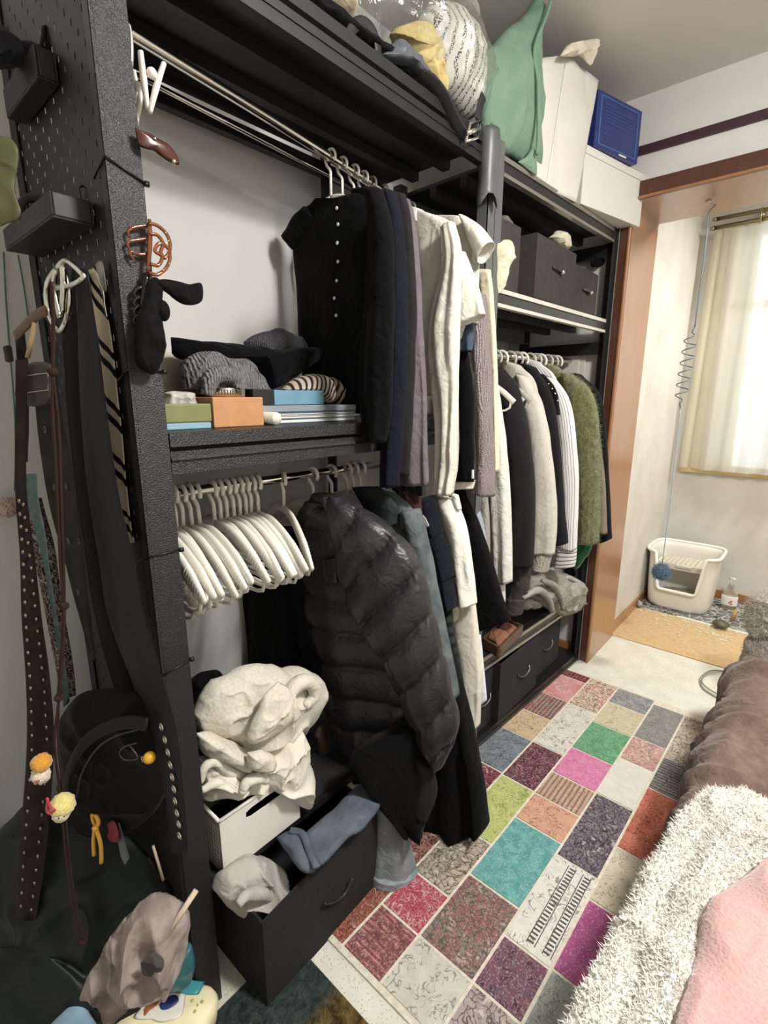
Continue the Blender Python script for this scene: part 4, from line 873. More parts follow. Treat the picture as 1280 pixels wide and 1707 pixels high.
garment('lace_top', 'strip of white lace top beside the white cardigan', 'top', [
    ('edge', AX(1.66), [(800, 826), (806, 880), (808, 940)], [(812, 824), (816, 880), (816, 938)], knit('white_lace', '#aaa79e', '#e2ded4', 120), dict(th=.03, nf=1, amp=.005, seed=53, m=30))], GL)
# --- right rail
t = garment('long_cardigan', 'long white knitted cardigan with small embroidery, nearest on the right rail', 'cardigan', [
    ('body', AX(1.80), [(800, 612), (802, 720), (808, 850), (814, 990)], [(822, 620), (834, 700), (840, 820), (842, 1005)], cloth('white_knit', '#d5d3ca', '#dddbd2', scale=30, crease=14), dict(th=.05, nf=2.5, amp=.010, seed=60, m=56)),
    ('sleeve', AX(1.765), [(806, 622), (814, 720), (820, 850), (826, 976)], [(826, 632), (840, 720), (850, 830), (853, 970)], cloth('white_knit', '#d9d5c7'), dict(th=.06, nf=1.6, amp=.008, seed=61, m=56))], GR)
link('embroidery', join(tube(pts(AX(1.728), [(826, 700), (829, 716), (827, 724)]), .0018, 5, 6), ball(AX(1.728)(825, 703), .006, 6, .3)), plain('rust_thread', '#a9683c', .8), t)
t = garment('blazer', 'charcoal wool blazer on the right rail, broad sleeve in front', 'blazer', [
    ('body', AX(1.90), [(812, 606), (812, 700), (822, 820), (830, 940)], [(836, 612), (858, 660), (862, 780), (860, 930)], char, dict(th=.05, nf=1.5, amp=.006, seed=62)),
    ('sleeve', AX(1.865), [(818, 614), (834, 680), (848, 760), (853, 850), (852, 945)], [(838, 616), (866, 656), (884, 750), (890, 830), (888, 944)], char, dict(th=.085, nf=1, amp=.005, seed=63, m=56))], GR)
garment('denim_jacket', 'faded dark grey denim jacket whose cuff shows under the charcoal blazer', 'jacket', [
    ('sleeve', AX(1.915), [(846, 860), (850, 930), (850, 975), (842, 1018)], [(886, 860), (886, 930), (881, 975), (868, 1024)], cloth('faded_black_denim', '#4a4643', '#3a3735', scale=16, cstr=.5), dict(th=.06, nf=1, amp=.006, seed=64)),
    ('cuff', AX(1.90), [(847, 996), (842, 1020)], [(875, 1000), (869, 1025)], cloth('faded_black_denim', '#4a4643'), dict(th=.075, nf=1, amp=.002, seed=65, m=14))], GR)
garment('sweatshirt', 'beige sweatshirt between the two dark blazers on the right rail', 'sweatshirt', [
    ('body', AX(2.02), [(838, 600), (845, 690), (856, 800), (868, 920)], [(868, 610), (896, 650), (904, 780), (906, 920)], cloth('beige_fleece', '#c6c2b8', '#beb9ae', scale=20, cstr=.3), dict(th=.05, nf=1.5, amp=.006, seed=66)),
    ('sleeve', AX(1.985), [(862, 622), (876, 690), (888, 780), (890, 860), (888, 922)], [(880, 630), (904, 676), (918, 755), (927, 856), (924, 924)], cloth('beige_fleece', '#cfc9ba'), dict(th=.075, nf=1, amp=.006, seed=67, m=56)),
    ('cuff', AX(1.985), [(889, 920), (886, 949)], [(921, 920), (913, 954)], knit('beige_rib', '#b5ae9e', '#cfc9ba', 60), dict(th=.06, nf=1, amp=.002, seed=68, m=14))], GR)
garment('blazer', 'black blazer between the beige sweatshirt and the striped shirt', 'blazer', [
    ('sleeve', AX(2.09), [(872, 606), (892, 650), (904, 720), (914, 790), (924, 850), (926, 908)], [(892, 614), (917, 655), (930, 726), (936, 800), (940, 857), (945, 906)], cloth('black_suiting', '#171517', cstr=.3), dict(th=.075, nf=1, amp=.005, seed=69, m=52))], GR)
t = garment('dotted_shirt', 'dark top with tiny bright dots, a sliver before the striped shirt', 'top', [
    ('shoulder', AX(2.13), [(894, 622), (912, 650), (922, 690)], [(906, 624), (926, 650), (933, 692)], black2, dict(th=.04, nf=1, amp=.003, seed=70, m=26))], GR)
for p in ((914, 640), (920, 648), (925, 656), (929, 668)): link('stud', ball(AX(2.105)(*p), .004, 6), plain('silver_stud', '#d8d4c8', .2, .8), t)
shirt_m = striped('striped_shirting', '#d7d5d3', '#4d4f5e', 9, .16)
shirt_c = striped('striped_shirting_cuff', '#d7d5d3', '#4d4f5e', 5, .2, 1)
garment('striped_shirt', 'white shirt with dark blue stripes and a buttoned cuff on the right rail', 'shirt', [
    ('body', AX(2.25), [(874, 596), (884, 680), (900, 800), (912, 900)], [(900, 604), (930, 640), (944, 760), (946, 900)], shirt_m, dict(th=.04, nf=1.5, amp=.006, seed=71)),
    ('sleeve', AX(2.20), [(908, 626), (922, 690), (930, 760), (936, 850), (930, 912)], [(924, 632), (946, 662), (957, 710), (963, 800), (960, 918)], shirt_m, dict(th=.075, nf=1, amp=.006, seed=72, m=56)),
    ('cuff', AX(2.20), [(929, 910), (925, 946)], [(961, 914), (958, 944)], shirt_c, dict(th=.065, nf=1, amp=.002, seed=73, m=14)),
    ('collar', AX(2.26), [(878, 602), (900, 632)], [(890, 600), (914, 626)], shirt_m, dict(th=.03, nf=1, amp=.002, seed=74, m=12))], GR)
mo = NT('green_mohair'); mo.set(Roughness=1, Sheen_Weight=.5); mo.b.inputs['Specular IOR Level'].default_value = .05
mo.l(mo.ramp(mo.noise(120, 4, 1.5), [(.3, lin('#545829')), (.5, lin('#7c7f45')), (.75, lin('#a9ab72'))]), mo.b.inputs['Base Color']); mo.bump(mo.noise(260, 3, 1), 1, .01)
t = garment('mohair_cardigan', 'moss green fuzzy mohair cardigan near the far end of the right rail', 'cardigan', [
    ('body', AX(2.44), [(900, 600), (914, 680), (930, 800), (940, 890)], [(930, 612), (966, 650), (980, 780), (980, 890)], mo.m, dict(th=.06, nf=1.5, amp=.007, wr=.006, wsc=60, seed=75)),
    ('sleeve', AX(2.40), [(938, 622), (950, 690), (960, 760), (965, 830), (966, 905)], [(950, 622), (982, 648), (997, 700), (1000, 800), (997, 906)], mo.m, dict(th=.09, nf=1, amp=.008, wr=.008, wsc=60, seed=76, m=80, n=40))], GR)
fz = sheetpx(AX(2.40), [(938, 622), (950, 690), (960, 760), (965, 830), (966, 905)], [(950, 622), (982, 648), (997, 700), (1000, 800), (997, 906)], th=.09, nf=1, amp=.008, wr=.008, wsc=60, seed=76, m=80, n=40)
fuzz(t, fz, 14000, .013, mo.m, 5, 'mohair_fuzz', .0005)
garment('coat', 'taupe coat, a narrow strip behind the green mohair cardigan', 'coat', [
    ('sleeve', AX(2.50), [(976, 680), (984, 780), (988, 888)], [(996, 700), (1008, 800), (1012, 890)], cloth('taupe_wool', '#7f7468', cstr=.3), dict(th=.05, nf=1, amp=.004, seed=77))], GR)
garment('coat', 'black wool coat, last garment on the right rail by the wooden lining', 'coat', [
    ('sleeve', AX(2.58), [(958, 622), (975, 680), (986, 760), (994, 840), (1000, 905)], [(968, 626), (1000, 660), (1011, 740), (1015, 820), (1019, 898)], black2, dict(th=.09, nf=1, amp=.004, seed=78, m=56))], GR)
solo('green_bag', inflate(pts(AX(2.5), [(960, 900), (986, 898), (984, 918), (972, 938), (961, 949), (956, 930)]), .03, .6, 10, 50, 8, .006, 12), plain('green_satin', '#1c5a34', .35, hex2='#2c7446'), 'green satin bag peeping out below the green cardigan', 'bag')
for i in range(13):
    x = 1.80+i*.064+(.012 if i % 3 else 0); hanger((x, 1.09+.045*(x-1.69)-YAWR*0-.045*(x-1.69), 1.670+.024*(x-1.69)), .03*math.sin(i*3), 0, ('pale hanger on the right rail, %s from the centre post' % (ordn+['thirteenth'])[i]), 'hangers on the right rail', hang_clear if i % 3 else hang_w, False, HR)
# ================================================================== MIDDLE SHELF, LEFT RACK (top of shelf z = 1.434)
ZS = 1.4345
def PB(d): return PLN(.375-.91*d, .97-.41*d, -.45, 1)      # upright planes fanning out from the panel edge
def PC(d): return PLN(.375-.7*d, 1.0-.7*d, -.95, .95)
def crate(x0, x1, y0, y1, z0, z1): return boxm(x0, x1, y0, y1, z0, z1)
kraft = plain('kraft_card', '#c08d62', .75, hex2='#b58258', scale=30, bscale=200, bstr=.1)
b = thing('gift_box', 'olive green lidded box with a light blue base beside the near post', 'box', (.53, 1.09, ZS))
link('base', boxm(.47, .590, 1.035, 1.15, ZS, ZS+.014), plain('sky_blue_card', '#86a9b8', .6), b, bevel=.002)
link('lid', boxm(.468, .592, 1.033, 1.152, ZS+.0142, ZS+.054), plain('olive_card', '#7d8152', .6, hex2='#757a4c', scale=20), b, bevel=.003)
pb = inflate(pts(AY(1.075), [(272, 654), (292, 650), (322, 653), (327, 664), (324, 684), (274, 684)]), .035, .6, 12, 60, 3, .010, 30, .003)
solo('plastic_bag', pb, plain('cloudy_plastic', '#dcdbd4', .25, trans=.35), 'small crumpled clear plastic bag on the olive green box', 'bag')
solo('kraft_box', boxm(.603, .738, 1.045, 1.19, ZS, ZS+.068), kraft, 'plain brown kraft cardboard box on the middle shelf', 'box', smooth=False, bevel=.002)
t = thing('tin', 'shallow ribbed silver tin standing on the kraft box', 'tin', (.68, 1.125, ZS+.0685))
link('body', lathe([(.040, 0), (.043, .002), (.043, .020), (.041, .022), (.038, .020), (.036, .004)], (.68, 1.125, ZS+.0685), 40), chrome, t)
o = link('ribs', join(*[boxm(.68+.0432*math.cos(a)-.001, .68+.0432*math.cos(a)+.001, 1.125+.0432*math.sin(a)-.001, 1.125+.0432*math.sin(a)+.001, ZS+.073, ZS+.086) for a in np.linspace(0, 6.28, 41)[:-1]]), plain('dark_tin_line', '#6d675e', .3, .8), t, smooth=False); o['kind'] = 'stuff'
kn = knit('grey_chunky_knit', '#5d5d5e', '#9b9b9a', 45)
kn2 = knit('dark_grey_knit', '#424246', '#77777a', 70)
def pile(name, label, cat, poly, plane, m, th=.09, seed=0, fold=.016, fsc=10, wr=.004, back=.7, group=None, **k):
    return solo(name, inflate(pts(plane, poly), th, back, 24, 120, seed, fold, fsc, wr, **k), m, label, cat, group)
AYs = AY(1.20)
sc = thing('knitted_scarf', 'bunched chunky grey knitted scarf on the middle shelf', 'scarf', AYs(370, 660))
link('heap', inflate(pts(AYs, [(302, 650), (304, 615), (322, 590), (350, 586), (372, 596), (400, 594), (418, 606), (424, 622), (440, 650), (436, 668), (404, 668), (350, 664), (318, 664)]), .095, .5, 36, 180, 5, .030, 9, .004), kn, sc)
link('loop', tube(pts(AY(1.115), [(345, 660), (352, 632), (368, 624), (388, 630), (398, 648), (402, 664)]), [.016, .021, .023, .022, .016, .010], 12, 30), kn, sc)
pile('felt_hat', 'floppy black felt hat lying over the grey scarf', 'hat', [(285, 562), (300, 570), (345, 568), (385, 572), (420, 578), (470, 582), (520, 578), (536, 586), (526, 604), (500, 622), (470, 645), (450, 650), (435, 625), (418, 602), (380, 596), (330, 596), (305, 600), (288, 592), (286, 578)], AY(1.22), black2, .06, 7, .012, 9, .002, sm=True)
pile('beanie', 'dark grey knitted beanie half hidden behind the black hat', 'hat', [(410, 570), (424, 560), (450, 552), (465, 549), (485, 560), (500, 562), (505, 585), (480, 600), (430, 596), (414, 584)], AY(1.33), kn2, .07, 8, .010, 12)
stc = striped('striped_beige_cloth', '#b9aa98', '#2c2a2c', 16, .4, 0, uvrot=.35)
pile('striped_cloth', 'rolled black and beige striped cloth on the light blue box', 'cloth', [(470, 650), (485, 634), (510, 624), (535, 626), (550, 640), (552, 668), (540, 672), (500, 660)], AY(1.16), stc, .06, 9, .008, 12, .002)
pile('striped_cloth', 'second fold of black and white striped cloth beside the black tops', 'cloth', [(545, 632), (562, 630), (580, 644), (580, 672), (562, 678), (548, 672)], AY(1.19), stc, .05, 10, .008, 14, .002)
t = thing('flat_box', 'black and light blue flat box stacked on the books', 'box', (.84, 1.16, 1.474))
x0, z0 = .745, 1.485
link('case', boxm(.748, .812, 1.10, 1.24, 1.4825, 1.523), plain('black_card', '#1d1e20', .5), t, bevel=.002)
link('blue_case', boxm(.812, .985, 1.098, 1.24, 1.4825, 1.521), plain('blue_card', '#658fa3', .55, hex2='#6d98ab', scale=20), t, bevel=.002)
solo('magazine', boxm(.765, 1.12, 1.085, 1.25, 1.4645, 1.4815), plain('silver_cover', '#8e939b', .3), 'grey silver magazine lying under the flat blue box', 'book', smooth=False, bevel=.002)
for i, (za, zb, x1, cc, lab) in enumerate(((1.4350, 1.4475, 1.10, '#3c6f92', 'blue bound notebook at the bottom of the book pile'), (1.4480, 1.4555, 1.11, '#d9d6cc', 'white paged book in the middle of the book pile'), (1.4560, 1.4640, 1.12, '#35507f', 'dark blue book right under the silver magazine'))):
    bk = thing('book', lab, 'book', (.95, 1.15, za), 'books on the middle shelf')
    link('pages', boxm(.803, x1-.004, 1.087, 1.246, za+.0015, zb-.0015), plain('paper_pages', '#dedad0', .8), bk, smooth=False)
    link('cover', join(boxm(.80, x1, 1.083, 1.25, za, za+.0014), boxm(.80, x1, 1.083, 1.25, zb-.0014, zb), boxm(.80, x1, 1.2475, 1.25, za+.0014, zb-.0014)), plain('book_cover_%d' % i, cc, .5), bk, smooth=False)
rp = thing('paper_roll', 'rolled white paper lying end-on next to the kraft box', 'paper roll', (.755, 1.1, ZS))
link('roll', tube([(.768, 1.035, ZS+.016), (.768, 1.25, ZS+.016)], .0158, 20), plain('roll_paper', '#cfc6b6', .7), rp)
link('roll_end', lathe([(.0145, 0), (.010, .002), (.002, .001)], (0, 0, 0), 16) if False else tube([(.768, 1.0335, ZS+.016), (.768, 1.0348, ZS+.016)], .0145, 20), plain('roll_core', '#e6decb', .8), rp)
pile('black_pouch', 'small glossy black pouch tucked between the near post and the olive box', 'pouch', [(268, 650), (276, 648), (282, 668), (284, 684), (270, 686)], AY(1.13), plain('glossy_black', '#0f0f11', .2), .02, 4, .006, 20)
pile('folded_clothes', 'grey folded clothes on the middle shelf behind the white turtleneck', 'clothes', [(690, 590), (712, 578), (728, 592), (734, 640), (736, 700), (700, 703), (684, 680)], AY(1.20), cloth('dusty_grey_cotton', '#6f6861', cstr=.5), .07, 12, .02, 10)
card = plain('white_card', '#e2dfd8', .7)
pc = thing('paper_card', 'white folded card with ruled lines leaning against the wall above the shelf', 'card', (.66, 1.44, 1.55))
link('card', boxm(.655, .70, 1.455, 1.459, 1.56, 1.70), card, pc, smooth=False)
for i in range(3): link('line', boxm(.657, .698, 1.4535, 1.455, 1.66+.012*i, 1.662+.012*i), plain('grey_ink', '#8d8a86', .8), pc, smooth=False)
solo('storage_tub', boxm(.60, .735, 1.30, 1.45, ZS, ZS+.185), plain('cream_card', '#cfc6b4', .7), 'pale cream carton behind the grey scarf against the wall', 'box', smooth=False, bevel=.003)

# ================================================================== ON THE NEAR POST
AYp = AY(.945)
peg_m = plain('ivory_peg', '#e3ddd2', .4)
for i, (a, b, c, s) in enumerate(((((234, 86), (239, 130), (246, 182)), ((273, 106), (262, 140), (250, 188)), (253, 122), 1.0), (((222, 118), (226, 150), (222, 205)), ((240, 130), (234, 160), (226, 214)), (230, 145), .9))):
    y = .955+.03*i; A = AY(y); t = thing('clip_peg', ('ivory spring clip hanging from the end of the upper rail, open jaws to the front', 'second ivory spring clip partly hidden by the near post')[i], 'clip', A(*b[2]), 'spring clips by the near post')
    link('jaw', tube(pts(A, a), [.006, .0075, .005], 10, 14, flat=.7), peg_m, t); link('jaw', tube(pts(AY(y-.006), b), [.006, .0075, .005], 10, 14, flat=.7), peg_m, t)
    link('spring_knob', ball(AY(y-.006)(*c), .0085, 10), peg_m, t)
solo('hanger_bar', tube(pts(AY(.96), [(212, 38), (217, 48), (219, 90), (216, 130), (218, 175), (222, 215)]), [.002, .004, .0045, .004, .004, .003], 8, 30), plain('grey_metal_bar', '#a7a49d', .3, .6), 'thin curved grey hanger bar running down beside the near post', 'hanger')
t = thing('folding_knife', 'dark red wooden folding knife handle sticking out of the near post', 'knife', AYp(260, 240))
link('handle', inflate(pts(AY(.935), [(222, 211), (244, 219), (262, 228), (282, 240), (292, 254), (298, 270), (292, 274), (262, 260), (228, 243)]), .008, 1, 10, 60, 2, .0, 9, .0), plain('rosewood', '#3d1714', .18, hex2='#4d201a', scale=40, coat=.6), t)
link('bolster', ball(AY(.926)(290, 269), .004, 8), chrome, t); link('rivet', ball(AY(.926)(258, 231), .0026, 8), chrome, t)
amber = plain('amber_resin', '#a8602f', .1, trans=.75, coat=.5)
t = thing('hair_claw', 'translucent amber hair claw clipped on the near post', 'hair claw', AYp(250, 450))
Aa = AY(.928)
for P in ([(248, 372), (262, 376), (276, 388), (283, 404), (282, 420), (274, 430), (268, 420), (272, 406), (262, 392), (250, 390)], [(248, 454), (262, 458), (276, 448), (283, 432), (280, 414), (266, 406), (258, 418), (270, 428), (264, 442), (250, 440)]):
    link('loop', tube(pts(Aa, P), .0032, 8, 60), amber, t)
link('spine', tube(pts(AY(.932), [(249, 366), (250, 400), (247, 455)]), [.003, .0045, .003], 8, 10), amber, t)
for P in ([(248, 376), (228, 378), (214, 384), (216, 396)], [(248, 398), (230, 400), (213, 404), (218, 420)], [(248, 424), (232, 424), (216, 420), (226, 438)]): link('tooth', tube(pts(AY(.94), P), [.004, .003, .003, .0015], 8, 16), amber, t)
for p in ((276, 388), (281, 402), (279, 418), (277, 430), (282, 440), (272, 450)): link('pearl', ball(AY(.922)(*p), .0016, 6), plain('gold_bead', '#e0b070', .2, .6), t)
t = thing('hair_claw', 'black hair claw below the amber one, gripping a black bow', 'hair claw', AYp(245, 600))
gb = plain('glossy_black_resin', '#0c0c0e', .15)
link('spine', tube(pts(AY(.935), [(244, 458), (240, 500), (236, 540)]), [.006, .009, .006], 8, 12), gb, t)
for i in range(4): link('tooth', tube(pts(AY(.938), [(244, 478+15*i), (228, 482+15*i), (223, 490+15*i), (228, 496+15*i)]), [.005, .005, .004, .003], 8, 14), gb, t)
t = thing('velvet_bow', 'black velvet hair bow with two short tails hanging from the black claw', 'bow', AYp(250, 620))
vel = cloth('black_velvet', '#08080a', rough=.8)
link('tail', inflate(pts(AY(.925), [(246, 470), (256, 458), (268, 470), (270, 520), (272, 560), (270, 600), (258, 622), (232, 612), (224, 590), (226, 540), (240, 500)]), .018, .7, 16, 70, 3, .006, 16, .002), vel, t)
link('tail', inflate(pts(AY(.92), [(262, 470), (280, 468), (312, 474), (334, 473), (335, 500), (308, 503), (284, 488), (266, 478)]), .010, 1, 12, 60, 6, .004, 16, .001), vel, t)
link('knot', ball(AY(.915)(272, 518), .012, 10, 1, .8, 1.5), vel, t)

# ================================================================== SIDE PANEL OF THE NEAR RACK (sheet at x = 0.3935)
matte_blk = plain('black_tray_plastic', '#1a1b1d', .55, bscale=120, bstr=.1)
c1 = AX(.3915)(160, 380); c0 = AY(c1[1])(87, 362); c2 = AX(c0[0])(10, 420); ztp = AY(c1[1])(87, 318)[2]
def tray(x0, x1, y0, y1, z0, z1, w=.004): return join(boxm(x0, x1, y0, y1, z0, z0+w), boxm(x0, x0+w, y0, y1, z0+w, z1), boxm(x1-w, x1, y0, y1, z0+w, z1), boxm(x0+w, x1-w, y0, y0+w, z0+w, z1), boxm(x0+w, x1-w, y1-w, y1, z0+w, z1))
t = thing('hanging_tray', 'black plastic tray hooked on the perforated side panel, the lower of two', 'tray', (c0[0], c1[1], c0[2]))
link('tray', tray(c0[0], .391, c1[1], c2[1], c0[2], ztp), matte_blk, t, bevel=.004)
for y in (c1[1]+.04, c1[1]+.2): link('hook', tube([(.388, y, ztp-.005), (.386, y, ztp+.03), (.3925, y, ztp+.035)], .002, 6), blackpl, t)
xm, ym = (c0[0]+.391)/2, c1[1]
solo('lens_cap', ring((xm-.01, ym+.16, ztp+.006), .026, .008, (.6, .8, 0), 20, 8), plain('dark_rubber', '#2f2f33', .6), 'dark ring shaped strap end standing in the lower tray', 'ring')
solo('gold_clip', rot(boxm(xm+.02, xm+.045, ym+.03, ym+.036, ztp-.02, ztp+.012), .5, np.array([xm, ym, ztp]), 'y'), plain('dull_gold', '#8d7650', .3, .8), 'small dull gold clip sticking out of the lower tray', 'clip', smooth=False)
u1 = AX(.3915)(98, 128); u0 = AY(u1[1])(62, 128)
t = thing('hanging_tray', 'upper black tray on the perforated panel, holding a dark pouch', 'tray', (u0[0], u1[1], u0[2]))
link('tray', tray(u0[0], .391, u1[1], u1[1]+.20, u0[2], u0[2]+.05), matte_blk, t, bevel=.004)
pile('black_pouch', 'dark nylon pouch with a strap lying in the upper tray', 'pouch', [(-30, 60), (-5, 48), (8, 66), (18, 76), (40, 74), (66, 84), (84, 92), (92, 112), (60, 116), (0, 110), (-30, 106)], AY(u1[1]+.08), cloth('black_nylon_bag', '#222227', rough=.6), .045, 15, .012, 14)
solo('pouch_strap', tube(pts(AY(u1[1]+.04), [(64, 96), (68, 80), (72, 60), (73, 46), (77, 50), (79, 70), (80, 96)]), .008, 8, 30, flat=.4), cloth('black_webbing', '#1f2023'), 'short upright strap loop of the dark pouch in the upper tray', 'strap')
pile('snack_pouch', 'yellow green foil pouch hanging beside the perforated panel', 'pouch', [(-40, 225), (10, 228), (26, 238), (32, 262), (27, 320), (36, 356), (18, 372), (-40, 376)], PC(-.03), plain('yellow_green_foil', '#4a5226', .55, hex2='#57503c', scale=9), .012, 16, .006, 14)
AB = PB(.01)
leather = plain('dark_brown_leather', '#1a1310', .75, spec=.2, hex2='#241b16', scale=20, bscale=160, bstr=.25)
leather2 = plain('grey_brown_leather', '#231e1b', .75, spec=.2, hex2='#322c28', scale=14, bscale=120, bstr=.25)
blk_leather = plain('black_leather', '#0b0c0e', .6, bscale=140, bstr=.15, spec=.25)
webbing = cloth('black_strap_webbing', '#0c0d0f', weave=500, cstr=.1)
brassy = plain('antique_brass', '#8d806a', .3, .9)
def strap(name, label, plane, L, R, m, cat='belt', th=.005, group='belts and straps on the side panel', **k):
    t = thing(name, label, cat, plane(*R[-1]), group); k.setdefault('nf', 1); k.setdefault('amp', .003); k.setdefault('seed', len(label))
    link('strap', sheetpx(plane, L, R, th=th, m=60, n=18, wr=.001, edge=.01, **k), m, t); return t
PA = PC(.05)
t = strap('studded_belt', 'long dark brown leather belt with two rows of brass studs, leftmost of the belts', PA, [(26, 600), (25, 720), (25, 820), (33, 930), (36, 1030), (43, 1140), (44, 1240), (38, 1340), (30, 1430), (27, 1528)], [(46, 600), (44, 720), (44, 820), (58, 930), (70, 1030), (84, 1140), (90, 1240), (84, 1340), (76, 1430), (60, 1536)], leather)
sv, sf, _ = ball((0, 0, 0), .0042, 8, .6); sme = bpy.data.meshes.new('stud'); sme.from_pydata(sv.tolist(), [], sf); sme.materials.append(brassy); sme.polygons.foreach_set('use_smooth', [True]*len(sme.polygons))
def dots(par, plane, P, me=sme, name='stud', rotz=0):
    for p in P:
        o = bpy.data.objects.new(name, me); COL.objects.link(o); o.parent = par; o.location = plane(*p)-np.array(par['_w']); o['_w'] = [0, 0, 0]
PA2 = PC(.0555)
yy = [835, 857, 878, 899, 920, 941, 962, 984, 1004, 1026, 1046, 1067, 1088, 1107, 1127, 1147, 1166, 1186, 1206, 1226, 1250, 1275, 1300, 1330, 1352, 1375, 1397, 1421, 1444, 1466, 1488, 1510]
ex = lambda y, side: np.interp(y, [820, 930, 1030, 1140, 1240, 1340, 1430, 1530], [31, 39, 43, 51, 54, 47, 40, 34] if side == 0 else [37, 51, 61, 74, 79, 71, 62, 50])
dots(t, PA2, [(float(ex(y, 0)), y) for y in yy]+[(float(ex(y, 1)), y+6) for y in yy])
t = strap('patterned_strap', 'dark red patterned strap half hidden behind the teal strap', PB(.012), [(42, 830), (56, 920), (74, 1020), (92, 1110), (100, 1165)], [(70, 830), (92, 920), (106, 1020), (122, 1110), (126, 1160)], patch_mat('floral', '#3a1518', '#2a1012', '#7d6a66', 1.4, 8), 'strap')
t = strap('teal_strap', 'narrow grey teal ribbon strap running between the brown belts', PB(.028), [(44, 790), (43, 830), (60, 890), (76, 955), (98, 1090), (107, 1178)], [(62, 790), (64, 830), (76, 890), (84, 955), (107, 1090), (117, 1168)], cloth('teal_grey_ribbon', '#4d605f', '#5d6d6a'), 'strap')
t = strap('eyelet_belt', 'wide grey brown leather belt with dark eyelets', PB(.022), [(59, 672), (66, 740), (78, 820), (92, 880), (110, 940), (128, 1010), (150, 1090)], [(100, 672), (112, 740), (127, 820), (134, 880), (140, 940), (148, 1010), (160, 1100)], leather2)
eye_v = ring((0, 0, 0), .0055, .0016, (1, 0, 0), 14, 6); eme = bpy.data.meshes.new('eyelet'); eme.from_pydata(eye_v[0].tolist(), [], eye_v[1]); eme.materials.append(plain('dark_eyelet', '#5c5650', .3, .8))
eme2 = bpy.data.meshes.new('eyelet'); e2 = ring((0, 0, 0), .0062, .0021, (1, 0, 0), 14, 6); eme2.from_pydata(e2[0].tolist(), [], e2[1]); eme2.materials.append(plain('nickel_eyelet', '#cfcabd', .25, .9))
dots(t, PB(.0265), [(75, 716), (91, 812), (110, 811), (114, 902), (131, 902), (131, 988)], eme, 'eyelet')
t = thing('leather_belt', 'brown leather belt folded over with a stitched keeper and buckle at its top', 'belt', AB(55, 670), 'belts and straps on the side panel')
link('loop', tube(pts(PB(.05), [(26, 560), (40, 545), (58, 528), (76, 518)]), .011, 8, 16, flat=.35, up=(1, 0, 0)), plain('tan_leather_edge', '#5a4433', .5), t)
link('strap', sheetpx(PB(.035), [(24, 560), (28, 600), (30, 640), (28, 700), (26, 770)], [(40, 556), (46, 600), (50, 640), (48, 700), (44, 770)], th=.006, nf=1, amp=.001, m=30, n=16), leather, t)
link('keeper', inflate(pts(PB(.06), [(36, 612), (60, 606), (84, 610), (84, 640), (80, 668), (50, 672), (30, 660), (31, 630)]), .010, 1, 10, 60, 3, .002, 10), plain('dark_keeper_leather', '#2c2521', .5, bscale=120, bstr=.2), t)
link('stitching', tube(pts(PB(.0715), [(38, 628), (60, 624), (80, 622), (80, 650), (34, 656), (38, 628)]), .0008, 4), plain('pale_thread', '#a89c8c', .8), t)
link('loop_tip', boxm(*PB(.05)(12, 590)[0]+np.array([-.004, .004]), *PB(.05)(18, 590)[1]+np.array([-.014, .014]), *PB(.05)(18, 590)[2]+np.array([-.014, .014])), leather, t, bevel=.003)
link('buckle_tongue', tube(pts(PB(.055), [(58, 538), (54, 560), (46, 596)]), .004, 8), plain('ivory_toggle', '#b59a70', .5), t)
suede = cloth('brown_suede_cord', '#35241e', cstr=.2)
t = thing('suede_cord', 'long brown suede cord with three knots hanging from the silver buckle', 'cord', PC(.07)(100, 1240), 'belts and straps on the side panel')
AC = PC(.075)
link('strand', tube(pts(AC, [(86, 470), (89, 540), (88, 618)]), .0055, 7, 20, flat=.5), suede, t)
for dx in (-4, 4): link('strand', tube(pts(AC, [(88, 624), (92+dx, 690), (96+dx, 760), (100+dx*.7, 860), (104+dx*.6, 950), (107, 1008)]), .0042, 7, 40, flat=.6), suede, t)
link('strand', tube(pts(AC, [(107, 1014), (104, 1080), (98, 1160)]), .0065, 7, 16, flat=.5), suede, t)
for dx in (-3, 3): link('strand', tube(pts(AC, [(98, 1166), (94+dx, 1240), (104+dx, 1330), (112+dx, 1420), (122+dx, 1500), (136+dx*2, 1575)]), .0035, 7, 40, flat=.6), suede, t)
for p in ((88, 620), (107, 1010), (98, 1163), (138, 1570)): link('knot', fuzzy(AC(*p), .0075, int(p[0]), 12, .25), suede, t)
ab = strap('bag_strap', 'black webbing strap reaching down to the black sling bag', AX(.368), [(120, 450), (104, 540), (110, 660), (124, 800), (140, 920), (160, 1040), (196, 1170)], [(142, 450), (132, 540), (138, 660), (152, 800), (170, 920), (192, 1040), (228, 1164)], webbing, 'strap')
link('slider_buckle', tube(pts(AX(.36), [(196, 1172), (230, 1166), (233, 1196), (200, 1202), (196, 1172)]), .0022, 6), blackpl, ab)
t = strap('eyelet_strap', 'wide black leather strap with a row of silver eyelets crossing the near post', AX(.345), [(126, 448), (130, 560), (134, 690), (146, 820), (162, 920), (181, 1033), (230, 1164), (257, 1240), (276, 1338), (284, 1420)], [(145, 448), (163, 560), (178, 690), (197, 820), (220, 920), (243, 1033), (280, 1164), (297, 1240), (306, 1338), (312, 1420)], blk_leather, 'strap')
dots(t, AX(.340), [(269, 1212), (275, 1233), (280, 1254), (284, 1275), (287, 1295), (290, 1315), (292, 1335), (295, 1355), (298, 1374), (299, 1393)], eme2, 'eyelet')
tie_l = [(148, 450), (156, 510), (164, 580), (172, 650), (180, 730), (190, 800), (203, 870), (214, 905)]; tie_r = [(164, 448), (176, 510), (186, 570), (194, 640), (202, 720), (209, 800), (216, 870), (222, 905)]
